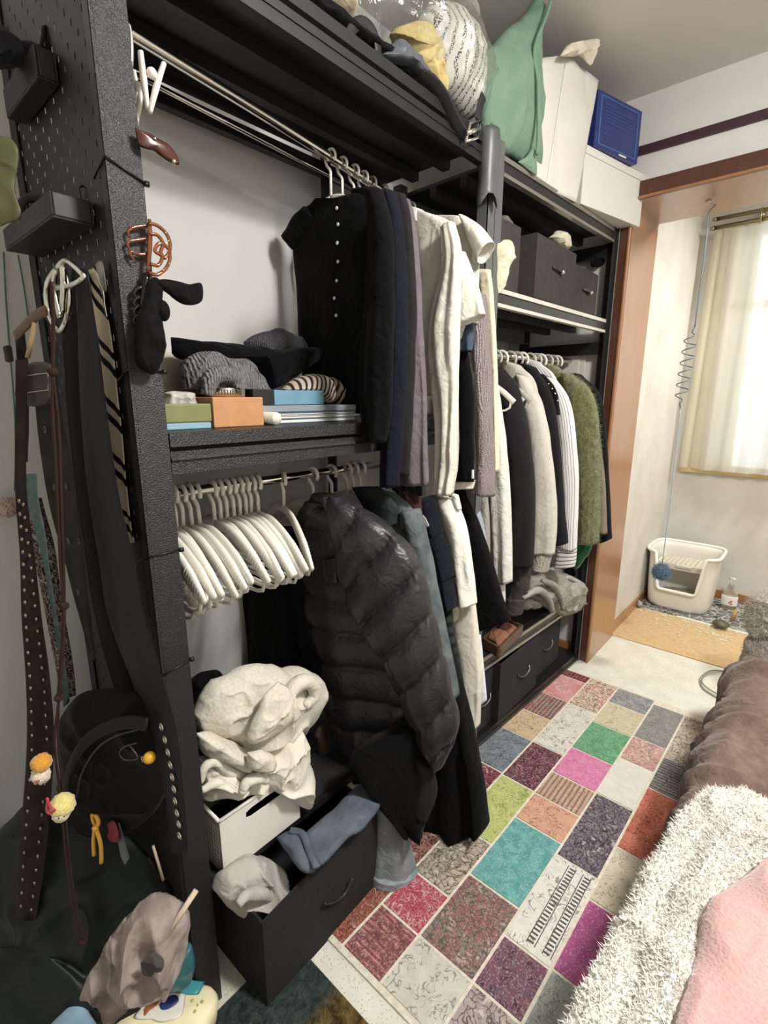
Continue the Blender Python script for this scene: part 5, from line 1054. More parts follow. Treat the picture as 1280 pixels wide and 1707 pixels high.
strap('necktie', 'cream silk necktie with thin double black diagonal stripes', AX(.386), tie_l, tie_r, striped('striped_silk', '#e6d6ba', '#141314', 5, .30, 1, c=True, uvrot=-.09), 'tie', .006)
t = thing('silver_tag', 'narrow silver tag and ball chain beside the cream necktie', 'tag', AX(.384)(168, 480))
link('tag', inflate(pts(AX(.381), [(160, 440), (166, 437), (171, 442), (178, 482), (175, 488), (168, 488)]), .003, 1, 6, 40, 1, 0, 9, 0), plain('brushed_silver', '#9d9a90', .35, .7), t)
link('chain', tube(pts(AX(.378), [(156, 446), (162, 456), (166, 470), (172, 486), (174, 505), (178, 528)]), .0022, 6, 40), chrome, t)
t = thing('carabiner', 'bright silver carabiner and D ring hanging at the top of the belts', 'carabiner', AX(.33)(95, 550))
link('body', tube(pts(AX(.332), [(98, 552), (84, 530), (78, 500), (80, 472), (92, 452), (104, 448), (112, 470), (116, 500), (112, 530), (104, 548), (98, 552)]), .0052, 10, 60), chrome, t)
link('d_ring', tube(pts(AX(.325), [(96, 446), (104, 437), (114, 436), (138, 458), (136, 466), (118, 476), (96, 480)]), .0045, 10, 50), chrome, t)
link('gate', tube(pts(AX(.322), [(104, 442), (106, 470), (104, 520)]), .005, 10, 16), chrome, t)
link('gate', tube(pts(AX(.328), [(94, 450), (90, 480), (100, 530)]), .0045, 10, 16), chrome, t)
# black sling bag with charms
bagm = cloth('black_bag_nylon', '#0b0c0e', rough=.65, cstr=.3)
t = thing('sling_bag', 'black sling bag hanging low on the side panel with charms clipped on', 'bag', PB(0.0450)(190, 1400))
link('body', inflate(pts(PB(0.0300), [(98, 1250), (104, 1190), (140, 1155), (196, 1148), (250, 1165), (282, 1225), (284, 1290), (268, 1340), (214, 1390), (170, 1404), (132, 1390), (110, 1340)]), .045, .6, 30, 130, 4, .020, 7), bagm, t)
link('flap_edge', tube(pts(PB(0.0870), [(108, 1320), (118, 1280), (140, 1240), (176, 1214), (215, 1204), (246, 1208)]), .013, 10, 40, flat=.35, up=(1, 0, 0)), blk_leather, t)
link('seam', tube(pts(PB(0.0890), [(128, 1330), (136, 1290), (160, 1250), (190, 1228), (230, 1216)]), .002, 6, 30), plain('charcoal_piping', '#2f3032', .5), t)
t = thing('snap_hook', 'small dark carabiner with a yellow toy head on the sling bag', 'charm', PB(0.0900)(220, 1270))
link('hook', tube(pts(PB(0.0900), [(228, 1238), (206, 1246), (200, 1256), (208, 1266), (230, 1264), (222, 1250), (216, 1242)]), .0018, 6, 40), plain('gunmetal', '#4c4d50', .3, .9), t)
link('yellow_head', ball(PB(0.0900)(249, 1263), .0115, 12), plain('yellow_toy', '#d9a32c', .4, hex2='#c98f20', scale=60), t)
link('ring', ring(PB(0.0920)(238, 1266), .006, .001, (1, 0, 0), 12, 5), chrome, t)
plush1 = fleece_mat('orange_plush', '#d99a3c', '#c4842c', 200, .3); plush2 = fleece_mat('white_plush', '#d9cdb8', '#c4b59c', 200, .3); plush3 = fleece_mat('yellow_plush', '#e0d48a', '#cbbd72', 200, .3)
t = thing('plush_charm', 'orange and white plush charm hanging left of the sling bag', 'charm', PC(0.1050)(70, 1310))
link('crown', fuzzy(PC(0.1050)(69, 1272), .0165, 5, 16, .2), plush1, t); link('body', fuzzy(PC(0.1080)(68, 1292), .0155, 6, 16, .2), plush2, t); link('nose', ball(PC(0.1240)(62, 1303), .004, 8), plain('rust_nose', '#8d5a3c', .6), t)
for p in ((53, 1268), (79, 1258)): link('ear', tube([PC(0.1050)(*p), PC(0.1050)(p[0]*.5+34, 1272)], [.003, .008], 8), plush1, t)
t = thing('plush_charm', 'pale yellow plush charm with a red ribbon under the sling bag', 'charm', PC(0.1150)(103, 1370))
link('body', fuzzy(PC(0.1150)(104, 1342), .0215, 8, 18, .12), plush3, t); link('face', fuzzy(PC(0.1220)(102, 1356), .0150, 9, 16, .12), plush2, t)
link('ribbon', tube(pts(PC(0.1350), [(78, 1330), (84, 1346), (92, 1350), (84, 1356), (78, 1350), (80, 1332)]), .0026, 6, 24), plain('red_ribbon', '#b03a44', .6), t)
for p in ((98, 1364), (107, 1361)): link('eye', ball(PC(0.1390)(*p), .0016, 6), blackpl, t)
t = thing('cord_charm', 'knotted yellow rubber cord hanging under the sling bag', 'charm', PB(0.0750)(165, 1438))
ycord = plain('yellow_rubber', '#d9a240', .45)
link('loop', ring(PB(0.0850)(159, 1366), .0105, .0042, (1, .2, 0), 18, 8, 1.35), ycord, t)
link('tail', tube(pts(PB(0.0850), [(158, 1380), (156, 1400), (157, 1425)]), .0042, 8, 12), ycord, t); link('tail', tube(pts(PB(0.0870), [(160, 1380), (168, 1408), (169, 1438)]), .0042, 8, 12), ycord, t)
link('knot', fuzzy(PB(0.0890)(159, 1380), .0062, 4, 12, .2), ycord, t)
solo('luggage_tag', inflate(pts(PB(0.0650), [(176, 1372), (190, 1370), (200, 1392), (196, 1404), (180, 1400)]), .004, 1, 6, 40, 2, .001, 20), plain('crimson_tag', '#7d2430', .5), 'crimson tag peeking out beneath the sling bag', 'tag')
solo('card_holder', slabpoly(pts(PB(0.0600), [(190, 1376), (197, 1372), (214, 1432), (208, 1442), (202, 1430)]), (.003, 0, 0)), plain('grey_holder', '#55565a', .3), 'narrow grey card holder hanging below the crimson tag', 'card holder', smooth=False)
solo('drum_stick', tube(pts(PB(0.0350), [(255, 1410), (272, 1467)]), .003, 8), plain('pale_stick', '#a8927c', .6), 'thin pale stick leaning in the dark beside the near post', 'stick')
gcord = plain('green_string', '#3f6f62', .7)
solo('green_string', tube(pts(AY(1.462), [(6, 420), (10, 500), (16, 580), (24, 680), (26, 760), (24, 818)]), .0016, 5, 30), gcord, 'thin green string hanging along the wall, the left one of two', 'string')
solo('green_string', tube(pts(AY(1.462), [(30, 425), (40, 480), (48, 535)]), .0016, 5, 16), gcord, 'short green string hanging along the wall beside the panel edge', 'string')
solo('pink_puff', fuzzy(AY(1.44)(12, 846), .022, 4, 16, .15), fleece_mat('dusty_pink', '#c9a8a0', '#b59288', 150), 'small dusty pink puff against the wall behind the belts', 'pompom')
# on the floor by the side panel
gbag = plain('dark_green_nylon', '#0e1611', .5, hex2='#0a100c', spec=.3, scale=6, bscale=40, bstr=.15)
PG = PC(-.035)
bag_o = np.vstack([pts(PG, [(-90, 1420), (-20, 1400), (40, 1345), (110, 1338), (190, 1372), (262, 1440), (298, 1530), (314, 1620)]), pts(AZ(.03), [(322, 1690), (250, 1730), (120, 1760), (-40, 1770)]), pts(PG, [(-95, 1600)])])
solo('duffel_bag', inflate(bag_o, .07, .5, 30, 140, 14, .026, 5, .004, pw=.6), gbag, 'large dark green bag slumped on the floor under the belts', 'bag')
mesh_m = cloth('grey_mauve_net', '#7d716c', '#988c86', scale=30, cstr=.5)
AG = PLN(.19, .80, .62, -.42)
t = thing('folded_hamper', 'collapsed grey fabric hamper with wooden sticks on the dark green bag', 'hamper', AG(220, 1690))
link('fabric', inflate(pts(AG, [(128, 1668), (150, 1618), (186, 1560), (222, 1520), (258, 1500), (292, 1506), (314, 1540), (318, 1576), (298, 1608), (262, 1630), (232, 1660), (204, 1694), (176, 1700), (160, 1676)]), .045, .8, 40, 200, 11, .040, 11, .008), mesh_m, t)
dk = cloth('dark_grey_lining', '#4a4442')
link('opening', inflate(pts(lambda a, b: AG(a, b)+np.array([-.045, -.045, .022]), [(262, 1556), (282, 1538), (296, 1552), (290, 1572), (268, 1574)]), .004, 1, 8, 50, 3, .006, 16), dk, t)
stick = wood('pale_dowel', '#b5a08c', '#c9b6a0', .6, 3, 0)
link('rod', tube([AG(288, 1530)+[-.02, -.02, .0], AG(327, 1484)], .005, 8), stick, t)
link('rod', tube([AG(178, 1655)+[-.05, -.05, .02], AG(164, 1720)+[-.05, -.05, .02]], .005, 8), stick, t)
teal = plain('teal_foil', '#3c7076', .3, hex2='#30626a', scale=10)
solo('refill_pouch', inflate(pts(PLN(.34, .94, .6, -.42), [(240, 1634), (262, 1612), (292, 1592), (320, 1572), (327, 1600), (322, 1632), (300, 1640), (262, 1646)]), .03, .6, 12, 70, 5, .010, 12), teal, 'teal foil refill pouch under the grey hamper', 'pouch')
Zw = AZ(.10)
t = thing('wet_wipes', 'pack of wet wipes with a teal and cream wrapper on the floor', 'wipes pack', Zw(270, 1700))
wp = pts(Zw, [(178, 1740), (206, 1690), (238, 1642), (290, 1640), (346, 1646), (366, 1674), (348, 1716), (320, 1770), (240, 1780)])
link('pack', inflate(wp, .028, 3, 16, 100, 6, .004, 12, .001, pw=.32, nrm=(0, 0, 1)), plain('cream_wrapper', '#e6deb8', .35), t)
up = np.array([0, 0, .0285])
link('teal_band', inflate(pts(Zw, [(244, 1646), (290, 1644), (342, 1650), (330, 1672), (232, 1666)])+up*.93, .0035, 1, 6, 50, 2, 0, 9, 0, nrm=(0, 0, 1), sm=False), plain('teal_print', '#3f8f96', .35), t)
link('flap', inflate(pts(Zw, [(232, 1694), (246, 1672), (300, 1672), (308, 1680), (300, 1716), (226, 1716)])+up, .003, 1, 6, 60, 2, 0, 9, 0, nrm=(0, 0, 1)), plain('white_flap', '#dcd8cc', .3), t)
link('blue_emblem', inflate(pts(Zw, [(268, 1692), (278, 1682), (292, 1678), (298, 1686), (288, 1696), (272, 1700)])+up*1.1, .002, 1, 5, 40, 2, .0005, 40, 0, nrm=(0, 0, 1)), plain('navy_print', '#2c3a78', .4), t)
link('bronze_print', inflate(pts(Zw, [(236, 1702), (248, 1684), (264, 1678), (266, 1690), (252, 1706), (240, 1716)])+up*1.08, .002, 1, 5, 40, 2, .0005, 40, 0, nrm=(0, 0, 1)), plain('rust_print', '#9a5a38', .5), t)
for i, p in enumerate(((322, 1682), (330, 1690), (318, 1694), (312, 1702), (326, 1700), (338, 1684))): link('dot', ball(Zw(*p)+up*.93, .0042, 6, 1, 1, .3), plain('olive_print', '#a9aa6c', .6), t)
solo('blue_pack', inflate(pts(AZ(.16), [(60, 1740), (92, 1700), (132, 1668), (150, 1690), (164, 1720), (140, 1760)]), .02, 2, 10, 60, 4, .004, 12, .001, nrm=(-.2, -.2, 1)), plain('pale_blue_film', '#a9c6d6', .3, hex2='#7fa6c4', scale=9), 'pale blue plastic tissue pack in front of the dark green bag', 'tissue pack')
# ================================================================== ON TOP OF THE RACKS
canvas = cloth('cream_canvas', '#cfc3ad', '#c6b9a2', scale=16, cstr=.3)
pile('canvas_bag', 'cream canvas bag at the near end of the rack top, cut by the picture edge', 'bag', [(470, -60), (540, -70), (600, -40), (580, 0), (572, 44), (556, 40), (520, 18), (480, -8), (455, -30)], AY(1.06), canvas, .09, 3, .012, 8)
bstrap = plain('black_bag_strap', '#1e1f22', .5, bscale=200, bstr=.15)
t = thing('tote_bag', 'flat black tote bag lying on the rack top with its strap loop standing up', 'bag', (1.0, 1.0, 2.317))
link('body', inflate(pts(AY(1.02), [(400, -60), (470, -40), (530, 12), (590, 62), (640, 96), (700, 130), (690, 140), (600, 85), (500, 20), (420, -40)]), .05, 1, 14, 70, 6, .006, 12), bagm, t)
link('strap', tube(pts(AY(.98), [(578, 64), (590, 44), (606, 38), (620, 48), (628, 68), (630, 92), (622, 92)]), .014, 8, 40, flat=.25, up=(0, 1, 0)), bstrap, t)
pile('grey_pouch', 'grey nylon fold beside the clear storage bag on the rack top', 'pouch', [(634, 92), (650, 74), (672, 70), (690, 92), (715, 124), (722, 138), (690, 120), (650, 102)], AY(.99), plain('slate_nylon', '#55595f', .45, bscale=30, bstr=.3), .03, 5, .008, 14)
t = thing('storage_bag', 'clear plastic storage bag stuffed with printed white fabric and yellow cloth', 'storage bag', (1.45, 1.05, 2.317))
txt = NT('printed_white_fabric'); txt.set(Roughness=.8)
sp = txt.n('ShaderNodeSeparateXYZ'); txt.l(txt.co('UV'), sp.inputs[0])
def wavy(src, n, duty):
    ad = txt.n('ShaderNodeMath', operation='MULTIPLY_ADD'); ad.inputs[1].default_value = .22; txt.l(txt.noise(2.2, 1, kind='UV'), ad.inputs[0]); txt.l(src, ad.inputs[2])
    m = txt.n('ShaderNodeMath', operation='MULTIPLY'); m.inputs[1].default_value = n; txt.l(ad.outputs[0], m.inputs[0])
    fr = txt.n('ShaderNodeMath', operation='FRACT'); txt.l(m.outputs[0], fr.inputs[0])
    return txt.ramp(fr.outputs[0], [(0, W1), (duty, W1), (duty+.02, B1), (1, B1)])
rows = wavy(sp.outputs[0], 9, .34); chars = txt.ramp(txt.noise(70, 1, kind='UV'), [(.48, B1), (.52, W1)])
txt.l(txt.mix(txt.mix(1, rows, chars, 'MULTIPLY'), lin('#d9d6cf'), lin('#3a3a3c')), txt.b.inputs['Base Color'])
link('printed_fabric', inflate(pts(AY(1.08), [(700, 30), (722, 8), (748, 14), (770, 50), (790, 96), (802, 136), (796, 168), (784, 198), (768, 196), (742, 168), (724, 150), (716, 110)]), .10, .6, 22, 110, 4, .016, 9), txt.m, t)
link('yellow_cloth', inflate(pts(AY(1.02), [(652, 58), (668, 44), (700, 36), (716, 50), (726, 100), (740, 136), (744, 160), (736, 162), (708, 134), (690, 104), (676, 74)]), .05, .6, 18, 90, 5, .016, 12), cloth('butter_cloth', '#cdbb86', '#c1ad74', scale=16, cstr=.5), t)
def film_mat():
    m = NT('clear_film'); m.t.nodes.remove(m.b); out = m.t.nodes['Material Output']
    g = m.n('ShaderNodeBsdfGlossy'); g.inputs[0].default_value = (1, 1, 1, 1); g.inputs['Roughness'].default_value = .12
    tp = m.n('ShaderNodeBsdfTransparent'); tp.inputs[0].default_value = (.93, .94, .94, 1); fr = m.n('ShaderNodeLayerWeight'); fr.inputs[0].default_value = .22
    bp = m.n('ShaderNodeBump', Strength=.8, Distance=.01); m.l(m.noise(16, 4, 1.5), bp.inputs['Height']); m.l(bp.outputs[0], g.inputs['Normal']); m.l(bp.outputs[0], fr.inputs['Normal'])
    ms = m.n('ShaderNodeMixShader'); m.l(fr.outputs['Facing'], ms.inputs[0]); m.l(tp.outputs[0], ms.inputs[1]); m.l(g.outputs[0], ms.inputs[2]); m.l(ms.outputs[0], out.inputs['Surface']); return m.m
link('clear_film', inflate(pts(AY(1.06), [(574, 14), (580, -50), (640, -80), (720, -70), (752, 4), (778, 46), (796, 92), (808, 132), (800, 172), (786, 206), (764, 206), (736, 176), (700, 140), (660, 106), (620, 74), (590, 44)]), .135, .7, 26, 130, 9, .016, 8, .004), film_mat(), t)
t = thing('leather_strap', 'black strap with a silver buckle drooping over the shelf edge near the centre post', 'strap', AY(.93)(760, 220))
link('strap', tube(pts(AY(.94), [(702, 124), (720, 138), (740, 166), (758, 204), (774, 226), (786, 220), (794, 205)]), .020, 8, 40, flat=.16, up=(0, .3, 1)), bstrap, t)
link('strap_end', tube(pts(AY(.95), [(796, 200), (800, 178), (806, 160)]), .016, 8, 12, flat=.2, up=(0, 1, 0)), bstrap, t)
link('buckle', tube(pts(AY(.925), [(776, 236), (784, 206), (800, 202), (796, 230), (776, 236)]), .004, 8), chrome, t)
link('buckle_roller', tube(pts(AY(.922), [(778, 222), (800, 214)]), .0065, 8), chrome, t)
green = cloth('sage_green_fabric', '#78917f', '#6f8a79', scale=12, cstr=.35, rough=.75)
t = thing('green_storage_bag', 'sage green fabric storage bag standing on the rack top', 'storage bag', (1.85, 1.05, 2.30))
AGn = PLN(1.62, 1.02, .95, -.12)
link('body', inflate(pts(AGn, [(797, 96), (818, 74), (846, 44), (872, 24), (897, -4), (896, 60), (893, 130), (894, 200), (890, 246), (894, 286), (880, 282), (852, 264), (822, 252), (806, 224), (802, 160)]), .07, .7, 24, 120, 7, .012, 6, .003, sm=True), green, t)
link('side_seam', tube([p+np.array([-.02, -.075, 0]) for p in pts(AGn, [(894, 4), (880, 50), (864, 90), (860, 118), (866, 150), (868, 200), (868, 250), (866, 272)])], .006, 8, 40), green, t)
link('bottom_fold', inflate(pts(PLN(1.66, .96, .95, -.12), [(864, 270), (880, 258), (888, 244), (893, 262), (894, 292), (880, 284)]), .014, .8, 10, 50, 5, .006, 16), green, t)
link('zip_pull', tube(pts(PLN(1.66, .985, .95, -.12), [(888, 202), (894, 208), (895, 218), (891, 228), (886, 230)]), .004, 8, 16), blackpl, t)
wpap = plain('white_kraft_paper', '#d6d3cc', .65, hex2='#cfcbc2', scale=6)
t = thing('paper_bag', 'tall white paper carrier bag on the rack top between the green bag and the boxes', 'bag', (2.15, 1.0, 2.30))
AWb = PLN(2.0, .94, 1, -.11); off = np.array([.0, .18, 0])
def facet(m, name, P, par, n=14, amp=.006, seed=0, fsc=9, th=.003):
    """four-cornered paper panel with soft creases"""
    a, b, c, d = [np.array(p) for p in P]; V = []
    for i in range(n):
        for j in range(n):
            u, v = i/(n-1), j/(n-1); V.append((a*(1-u)+b*u)*(1-v)+(d*(1-u)+c*u)*v)
    V = np.array(V); nn = np.cross(b-a, d-a); nn /= np.linalg.norm(nn); u = np.repeat(np.linspace(0, 1, n), n); v = np.tile(np.linspace(0, 1, n), n)
    V = V+nn*(amp*folds(V, fsc, seed)*(16*u*(1-u)*v*(1-v))**.4)[:, None]
    o = link(name, (V, grid_faces(n, n, False), None), m, par); s = o.modifiers.new('solid', 'SOLIDIFY'); s.thickness = th; return o
P_ = lambda x, y: AWb(x, y)
near_top, near_bot = P_(893, 98), P_(890, 290); mid_top, mid_bot = P_(945, 91), P_(910, 312); far_top, far_bot = P_(998, 134), P_(961, 338)
facet(wpap, 'front_panel', [mid_top, far_top, far_bot, mid_bot], t, 22, .014, 4, 7)
facet(wpap, 'gusset', [near_top, mid_top, mid_bot, near_bot], t, 18, .008, 6, 6)
facet(wpap, 'back_panel', [near_top+off*.8, far_top+off, far_bot+off, near_bot+off*.8], t, 6)
facet(wpap, 'side_panel', [far_top, far_top+off, far_bot+off, far_bot], t, 6)
link('handle', inflate(pts(PLN(2.0, .905, 1, -.11), [(932, 94), (946, 76), (966, 68), (998, 66), (996, 82), (988, 108), (978, 104), (968, 92), (950, 94)]), .020, .8, 12, 70, 3, .016, 16), cloth('cream_tape_handle', '#cfc6b4', cstr=.4), t)
carton = plain('white_carton', '#d9d6d0', .55)
A_, B_ = np.array([2.30, .920, 2.3]), np.array([2.782, .818, 2.3]); dv = (B_-A_)/np.linalg.norm(B_-A_); nv = np.array([-dv[1], dv[0], 0])
def obox(a, d, n, L, D, z0, z1):
    q = [a, a+d*L, a+d*L+n*D, a+n*D]; return slabpoly([(p[0], p[1], z0) for p in q], (0, 0, z1-z0))
Lw = np.linalg.norm((B_-A_)[:2])
t = thing('shoe_box', 'large white cardboard box overhanging the far end of the rack top', 'box', (2.54, 1.0, 2.30))
link('box', obox(A_, dv, nv, Lw, .33, 2.3005, 2.49), carton, t, bevel=.002); link('lid', obox(A_-dv*.004-nv*.004, dv, nv, Lw+.008, .338, 2.49, 2.52), carton, t, bevel=.002)
blue = plain('royal_blue_card', '#222d62', .4, hex2='#26326c', scale=12)
q0, q1 = AZ(2.522)(990, 243), AZ(2.522)(1062, 274); d2 = (q1-q0)/np.linalg.norm(q1-q0); n2 = np.array([-d2[1], d2[0], 0]); L2 = np.linalg.norm(q1-q0)
t = thing('blue_box', 'royal blue box with a paler printed border on top of the white box', 'box', (q0+q1)/2)
hb = .205
link('box', obox(q0, d2, n2, L2, .16, 2.522, 2.522+hb), blue, t, bevel=.003)
def onface(u0, u1, v0, v1, m, name, dpt=.0012):
    a = q0+d2*L2*u0-n2*dpt; return link(name, obox(a, d2, n2, L2*(u1-u0), dpt*.9, 2.522+hb*v0, 2.522+hb*v1), m, t, smooth=False)
lb_ = plain('mid_blue_border', '#3d5d9a', .5)
for r in ((.07, .93, .06, .085), (.07, .93, .91, .935), (.07, .095, .085, .91), (.905, .93, .085, .91)): onface(*r, lb_, 'border_line')
ink = plain('mid_blue_print', '#2f4280', .5)
for i, (a, b_) in enumerate(((.16, .42), (.16, .80), (.16, .84), (.16, .78), (.16, .82), (.16, .70))): onface(a, b_, .80-.06*i, .82-.06*i, ink, 'small_print')
onface(.16, .40, .36, .38, ink, 'small_print'); onface(.16, .36, .28, .30, ink, 'small_print'); onface(.55, .72, .015, .045, carton, 'white_mark')
# ================================================================== MIDDLE SHELF OF THE SECOND RACK
felt = plain('charcoal_felt', '#3c3836', .95, hex2='#34302f', scale=30, bscale=220, bstr=.2)
def fbox(name, label, x0, x1, y0, y1, z0, z1, m, hx=.5, hz=.55, handle='knob', lean=0, group='black fabric storage boxes'):
    w_ = .006; t = thing('fabric_box', label, 'storage box', ((x0+x1)/2, (y0+y1)/2, z0), group)
    link('box', join(boxm(x0, x1, y0, y1, z0, z0+w_), boxm(x0, x0+w_, y0, y1, z0, z1), boxm(x1-w_, x1, y0, y1, z0, z1), boxm(x0, x1, y0, y0+w_, z0, z1), boxm(x0, x1, y1-w_, y1, z0, z1)), m, t, bevel=.004)
    xc = x0+(x1-x0)*hx; zc = z0+(z1-z0)*hz
    if handle == 'knob':
        link('handle', tube([(xc-.055, y0-.002, zc+.004), (xc-.02, y0-.010, zc+.002), (xc+.012, y0-.014, zc)], .006, 8, 12), plain('dark_handle', '#26272a', .3), t)
        link('knob', ball((xc+.022, y0-.012, zc-.002), .011, 12), chrome, t)
    else:
        link('handle', tube([(xc-.06, y0-.001, zc+.012), (xc-.045, y0-.010, zc-.004), (xc, y0-.014, zc-.012), (xc+.045, y0-.010, zc-.004), (xc+.06, y0-.001, zc+.012)], .0045, 8, 24, flat=.6), plain('metal_handle', '#6a6a6c', .3, .8), t)
    return t
ym_ = .935
bx1 = [AY(ym_)(*p) for p in ((826, 480), (876, 388), (899, 494), (880, 392), (966, 424), (1008, 446))]
fbox('fabric_box', 'charcoal felt storage box behind the centre post on the middle shelf', bx1[1][0]-.17, bx1[1][0]-.005, .95, 1.30, 1.884, 2.11, felt, .42, .5)
fbox('fabric_box', 'charcoal felt storage box with a round knob in the middle of the shelf, overfilled', bx1[3][0]+.075, bx1[4][0]-.03, ym_, 1.28, 1.884, 2.115, felt, .52, .56)
fbox('fabric_box', 'charcoal felt storage box at the far end of the middle shelf', bx1[4][0]-.025, bx1[4][0]+.29, ym_+.012, 1.28, 1.884, 2.085, felt, .55, .52)
creamc = cloth('cream_muslin', '#d8d2ba', '#cfc8ad', scale=12, cstr=.5)
pile('cream_cloth', 'cream cloth bundle squeezed beside the centre post on the middle shelf', 'cloth', [(824, 404), (836, 398), (848, 402), (848, 420), (842, 446), (834, 482), (824, 484)], AY(.96), creamc, .04, 6, .012, 16)
pile('cream_cloth', 'cream fold of cloth bulging out of the middle felt box', 'cloth', [(916, 396), (926, 386), (940, 390), (944, 404), (944, 416), (928, 410)], AY(1.0), creamc, .04, 7, .008, 16)
pile('grey_cloth', 'grey cloth peak sticking out of the felt box behind the centre post', 'cloth', [(830, 376), (836, 358), (842, 364), (856, 380), (850, 392), (832, 388)], AY(1.02), cloth('mid_grey_cloth', '#6d6a66'), .03, 8, .008, 14)
solo('hat', inflate(pts(AY(1.0), [(986, 436), (994, 428), (1004, 430), (1008, 442), (1000, 446), (988, 444)]), .03, .8, 10, 50, 3, .002, 12), black2, 'round black cap on the far felt box', 'cap')
# lower shelf
fb = plain('black_box_fabric', '#19191b', .9, hex2='#1e1d1f', scale=20, bscale=220, bstr=.15)
fbox('fabric_box', 'black fabric drawer box by the long white skirt under the lower shelf', 1.68, 1.835, .965, 1.30, .0505, .34, fb, .5, .5, 'bow')
fbox('fabric_box', 'black fabric drawer box pulled out under the wooden tray', 1.845, 2.245, .935, 1.26, .0505, .345, fb, .60, .52, 'bow')
fbox('fabric_box', 'black fabric drawer box farthest along, below the grey sweatshirt', 2.29, 2.60, .965, 1.28, .0505, .34, fb, .45, .50, 'bow')
pile('clear_packaging', 'crinkled clear plastic bags in the pulled out black box', 'packaging', [(846, 1082), (858, 1066), (872, 1056), (882, 1062), (880, 1074), (860, 1086)], AY(1.02), plain('crinkled_clear', '#d4d0bf', .25, trans=.4), .03, 4, .014, 24)
wdark = wood('walnut_box', '#4a3426', '#5c4230', .5, 2, .1)
wb = [AZ(.46)(*p) for p in ((803, 1068), (832, 1086), (872, 1046), (842, 1034))]
t = thing('wooden_tray', 'small brown wooden tray holding terracotta cloth on the lower shelf', 'tray', np.mean(wb, 0)-[0, 0, .03])
def wall(a, b, z0, z1, th=.012):
    d = (b-a)/np.linalg.norm(b-a); n = np.array([-d[1], d[0], 0])*th; return slabpoly([(*a[:2], z0), (*b[:2], z0), (*(b+n)[:2], z0), (*(a+n)[:2], z0)], (0, 0, z1-z0))
for i in range(4): link('side', wall(wb[i], wb[(i+1) % 4], .43, .475), wdark, t, bevel=.002)
link('base', slabpoly([(*p[:2], .428) for p in wb], (0, 0, .008)), wdark, t, smooth=False)
cc = np.mean(wb, 0)
solo('terracotta_cloth', inflate(np.array([cc+(np.array(p)-cc)*.72+[0, 0, .0] for p in (wb[0], (wb[0]+wb[1])/2, wb[1], (wb[1]+wb[2])/2, wb[2], (wb[2]+wb[3])/2, wb[3], (wb[3]+wb[0])/2)]), .028, .3, 12, 70, 4, .02, 22, nrm=(0, 0, 1)), cloth('terracotta', '#8f6450', '#7e5442', scale=30), 'crumpled terracotta cloth inside the small wooden tray', 'cloth')
swm = cloth('grey_marl', '#8e8b84', '#a09d95', scale=140, cstr=.4)
t = thing('sweatshirt', 'grey marl sweatshirt heaped on the lower shelf by the wooden lining', 'sweatshirt', (2.4, 1.0, .425))
As = AY(.95)
link('heap', inflate(pts(As, [(868, 992), (882, 966), (900, 954), (916, 950), (944, 958), (962, 968), (965, 990), (958, 1014), (944, 1024), (924, 1024), (904, 1010), (890, 1004)]), .10, .6, 24, 120, 11, .030, 8, .004), swm, t)
link('hood_edge', tube(pts(AY(.88), [(944, 962), (960, 970), (966, 984), (962, 1006), (956, 1018)]), .010, 10, 24), knit('white_fleece_edge', '#c9c4ba', '#e0dbd0', 90), t)
link('fold', tube(pts(AY(.875), [(872, 996), (896, 984), (912, 996), (920, 1018)]), [.010, .018, .020, .014], 10, 24), swm, t)
link('fold', tube(pts(AY(.87), [(904, 968), (922, 976), (934, 996), (938, 1016)]), [.010, .018, .018, .010], 10, 24), swm, t)
link('lace_hem', inflate(pts(AY(.90), [(868, 996), (884, 998), (904, 1008), (898, 1014), (872, 1016)]), .012, .6, 10, 50, 3, .008, 18), knit('grey_lace', '#6f6c66', '#b3afa6', 100), t)
pile('dark_scarf', 'dark navy scarf end behind the grey marl sweatshirt', 'scarf', [(940, 950), (960, 940), (976, 950), (986, 975), (978, 986), (966, 972), (950, 962)], AY(1.0), cloth('ink_navy', '#1a1c28'), .03, 6, .01, 14)
pile('folded_sweater', 'rolled pale grey sweater behind the grey marl sweatshirt', 'sweater', [(912, 956), (916, 948), (932, 946), (936, 956), (930, 964), (916, 962)], AY(1.02), swm, .03, 6, .006, 16)
struct('trim_2', boxm(2.772, 2.79, .955, 1.43, 0, .075), jamb_m)
sp_ = thing('switch_plate', 'white framed panel on the wall behind the right rail', 'panel', (2.785, 1.10, 1.62))
link('plate', boxm(2.778, 2.7895, 1.02, 1.20, 1.60, 1.80), plain('ivory_panel', '#cfccc2', .5), sp_, bevel=.004); link('inner_plate', boxm(2.772, 2.778, 1.05, 1.17, 1.63, 1.77), plain('ivory_panel', '#cfccc2', .5), sp_, bevel=.003)
# ================================================================== BOTTOM OF THE NEAR RACK
BY = .842
t = thing('fabric_box', 'large black fabric box pulled out onto the floor, full of grey cloth and jeans', 'storage box', (.72, 1.0, .001))
a0, a1 = np.array([.513, BY]), np.array([.935, BY+.012]); ztb = .27
w_ = .006
def wallb(a, b, z0, z1): return wall(np.array([*a, 0]), np.array([*b, 0]), z0, z1, w_)
k0, k1 = np.array([.505, 1.20]), np.array([.93, 1.21])
link('front_panel', slabpoly([(*a0, .001), (*a1, .001), (*a1, ztb+.035), (*a0, ztb)], (0, .006, 0)), fb, t, smooth=False)
link('side_panel', slabpoly([(*a0, .001), (*a0, ztb), (*k0, ztb), (*k0, .001)], (.006, 0, 0)), fb, t, smooth=False)
link('side_panel', slabpoly([(*a1, .001), (*a1, ztb+.03), (*k1, ztb+.02), (*k1, .001)], (-.006, 0, 0)), fb, t, smooth=False)
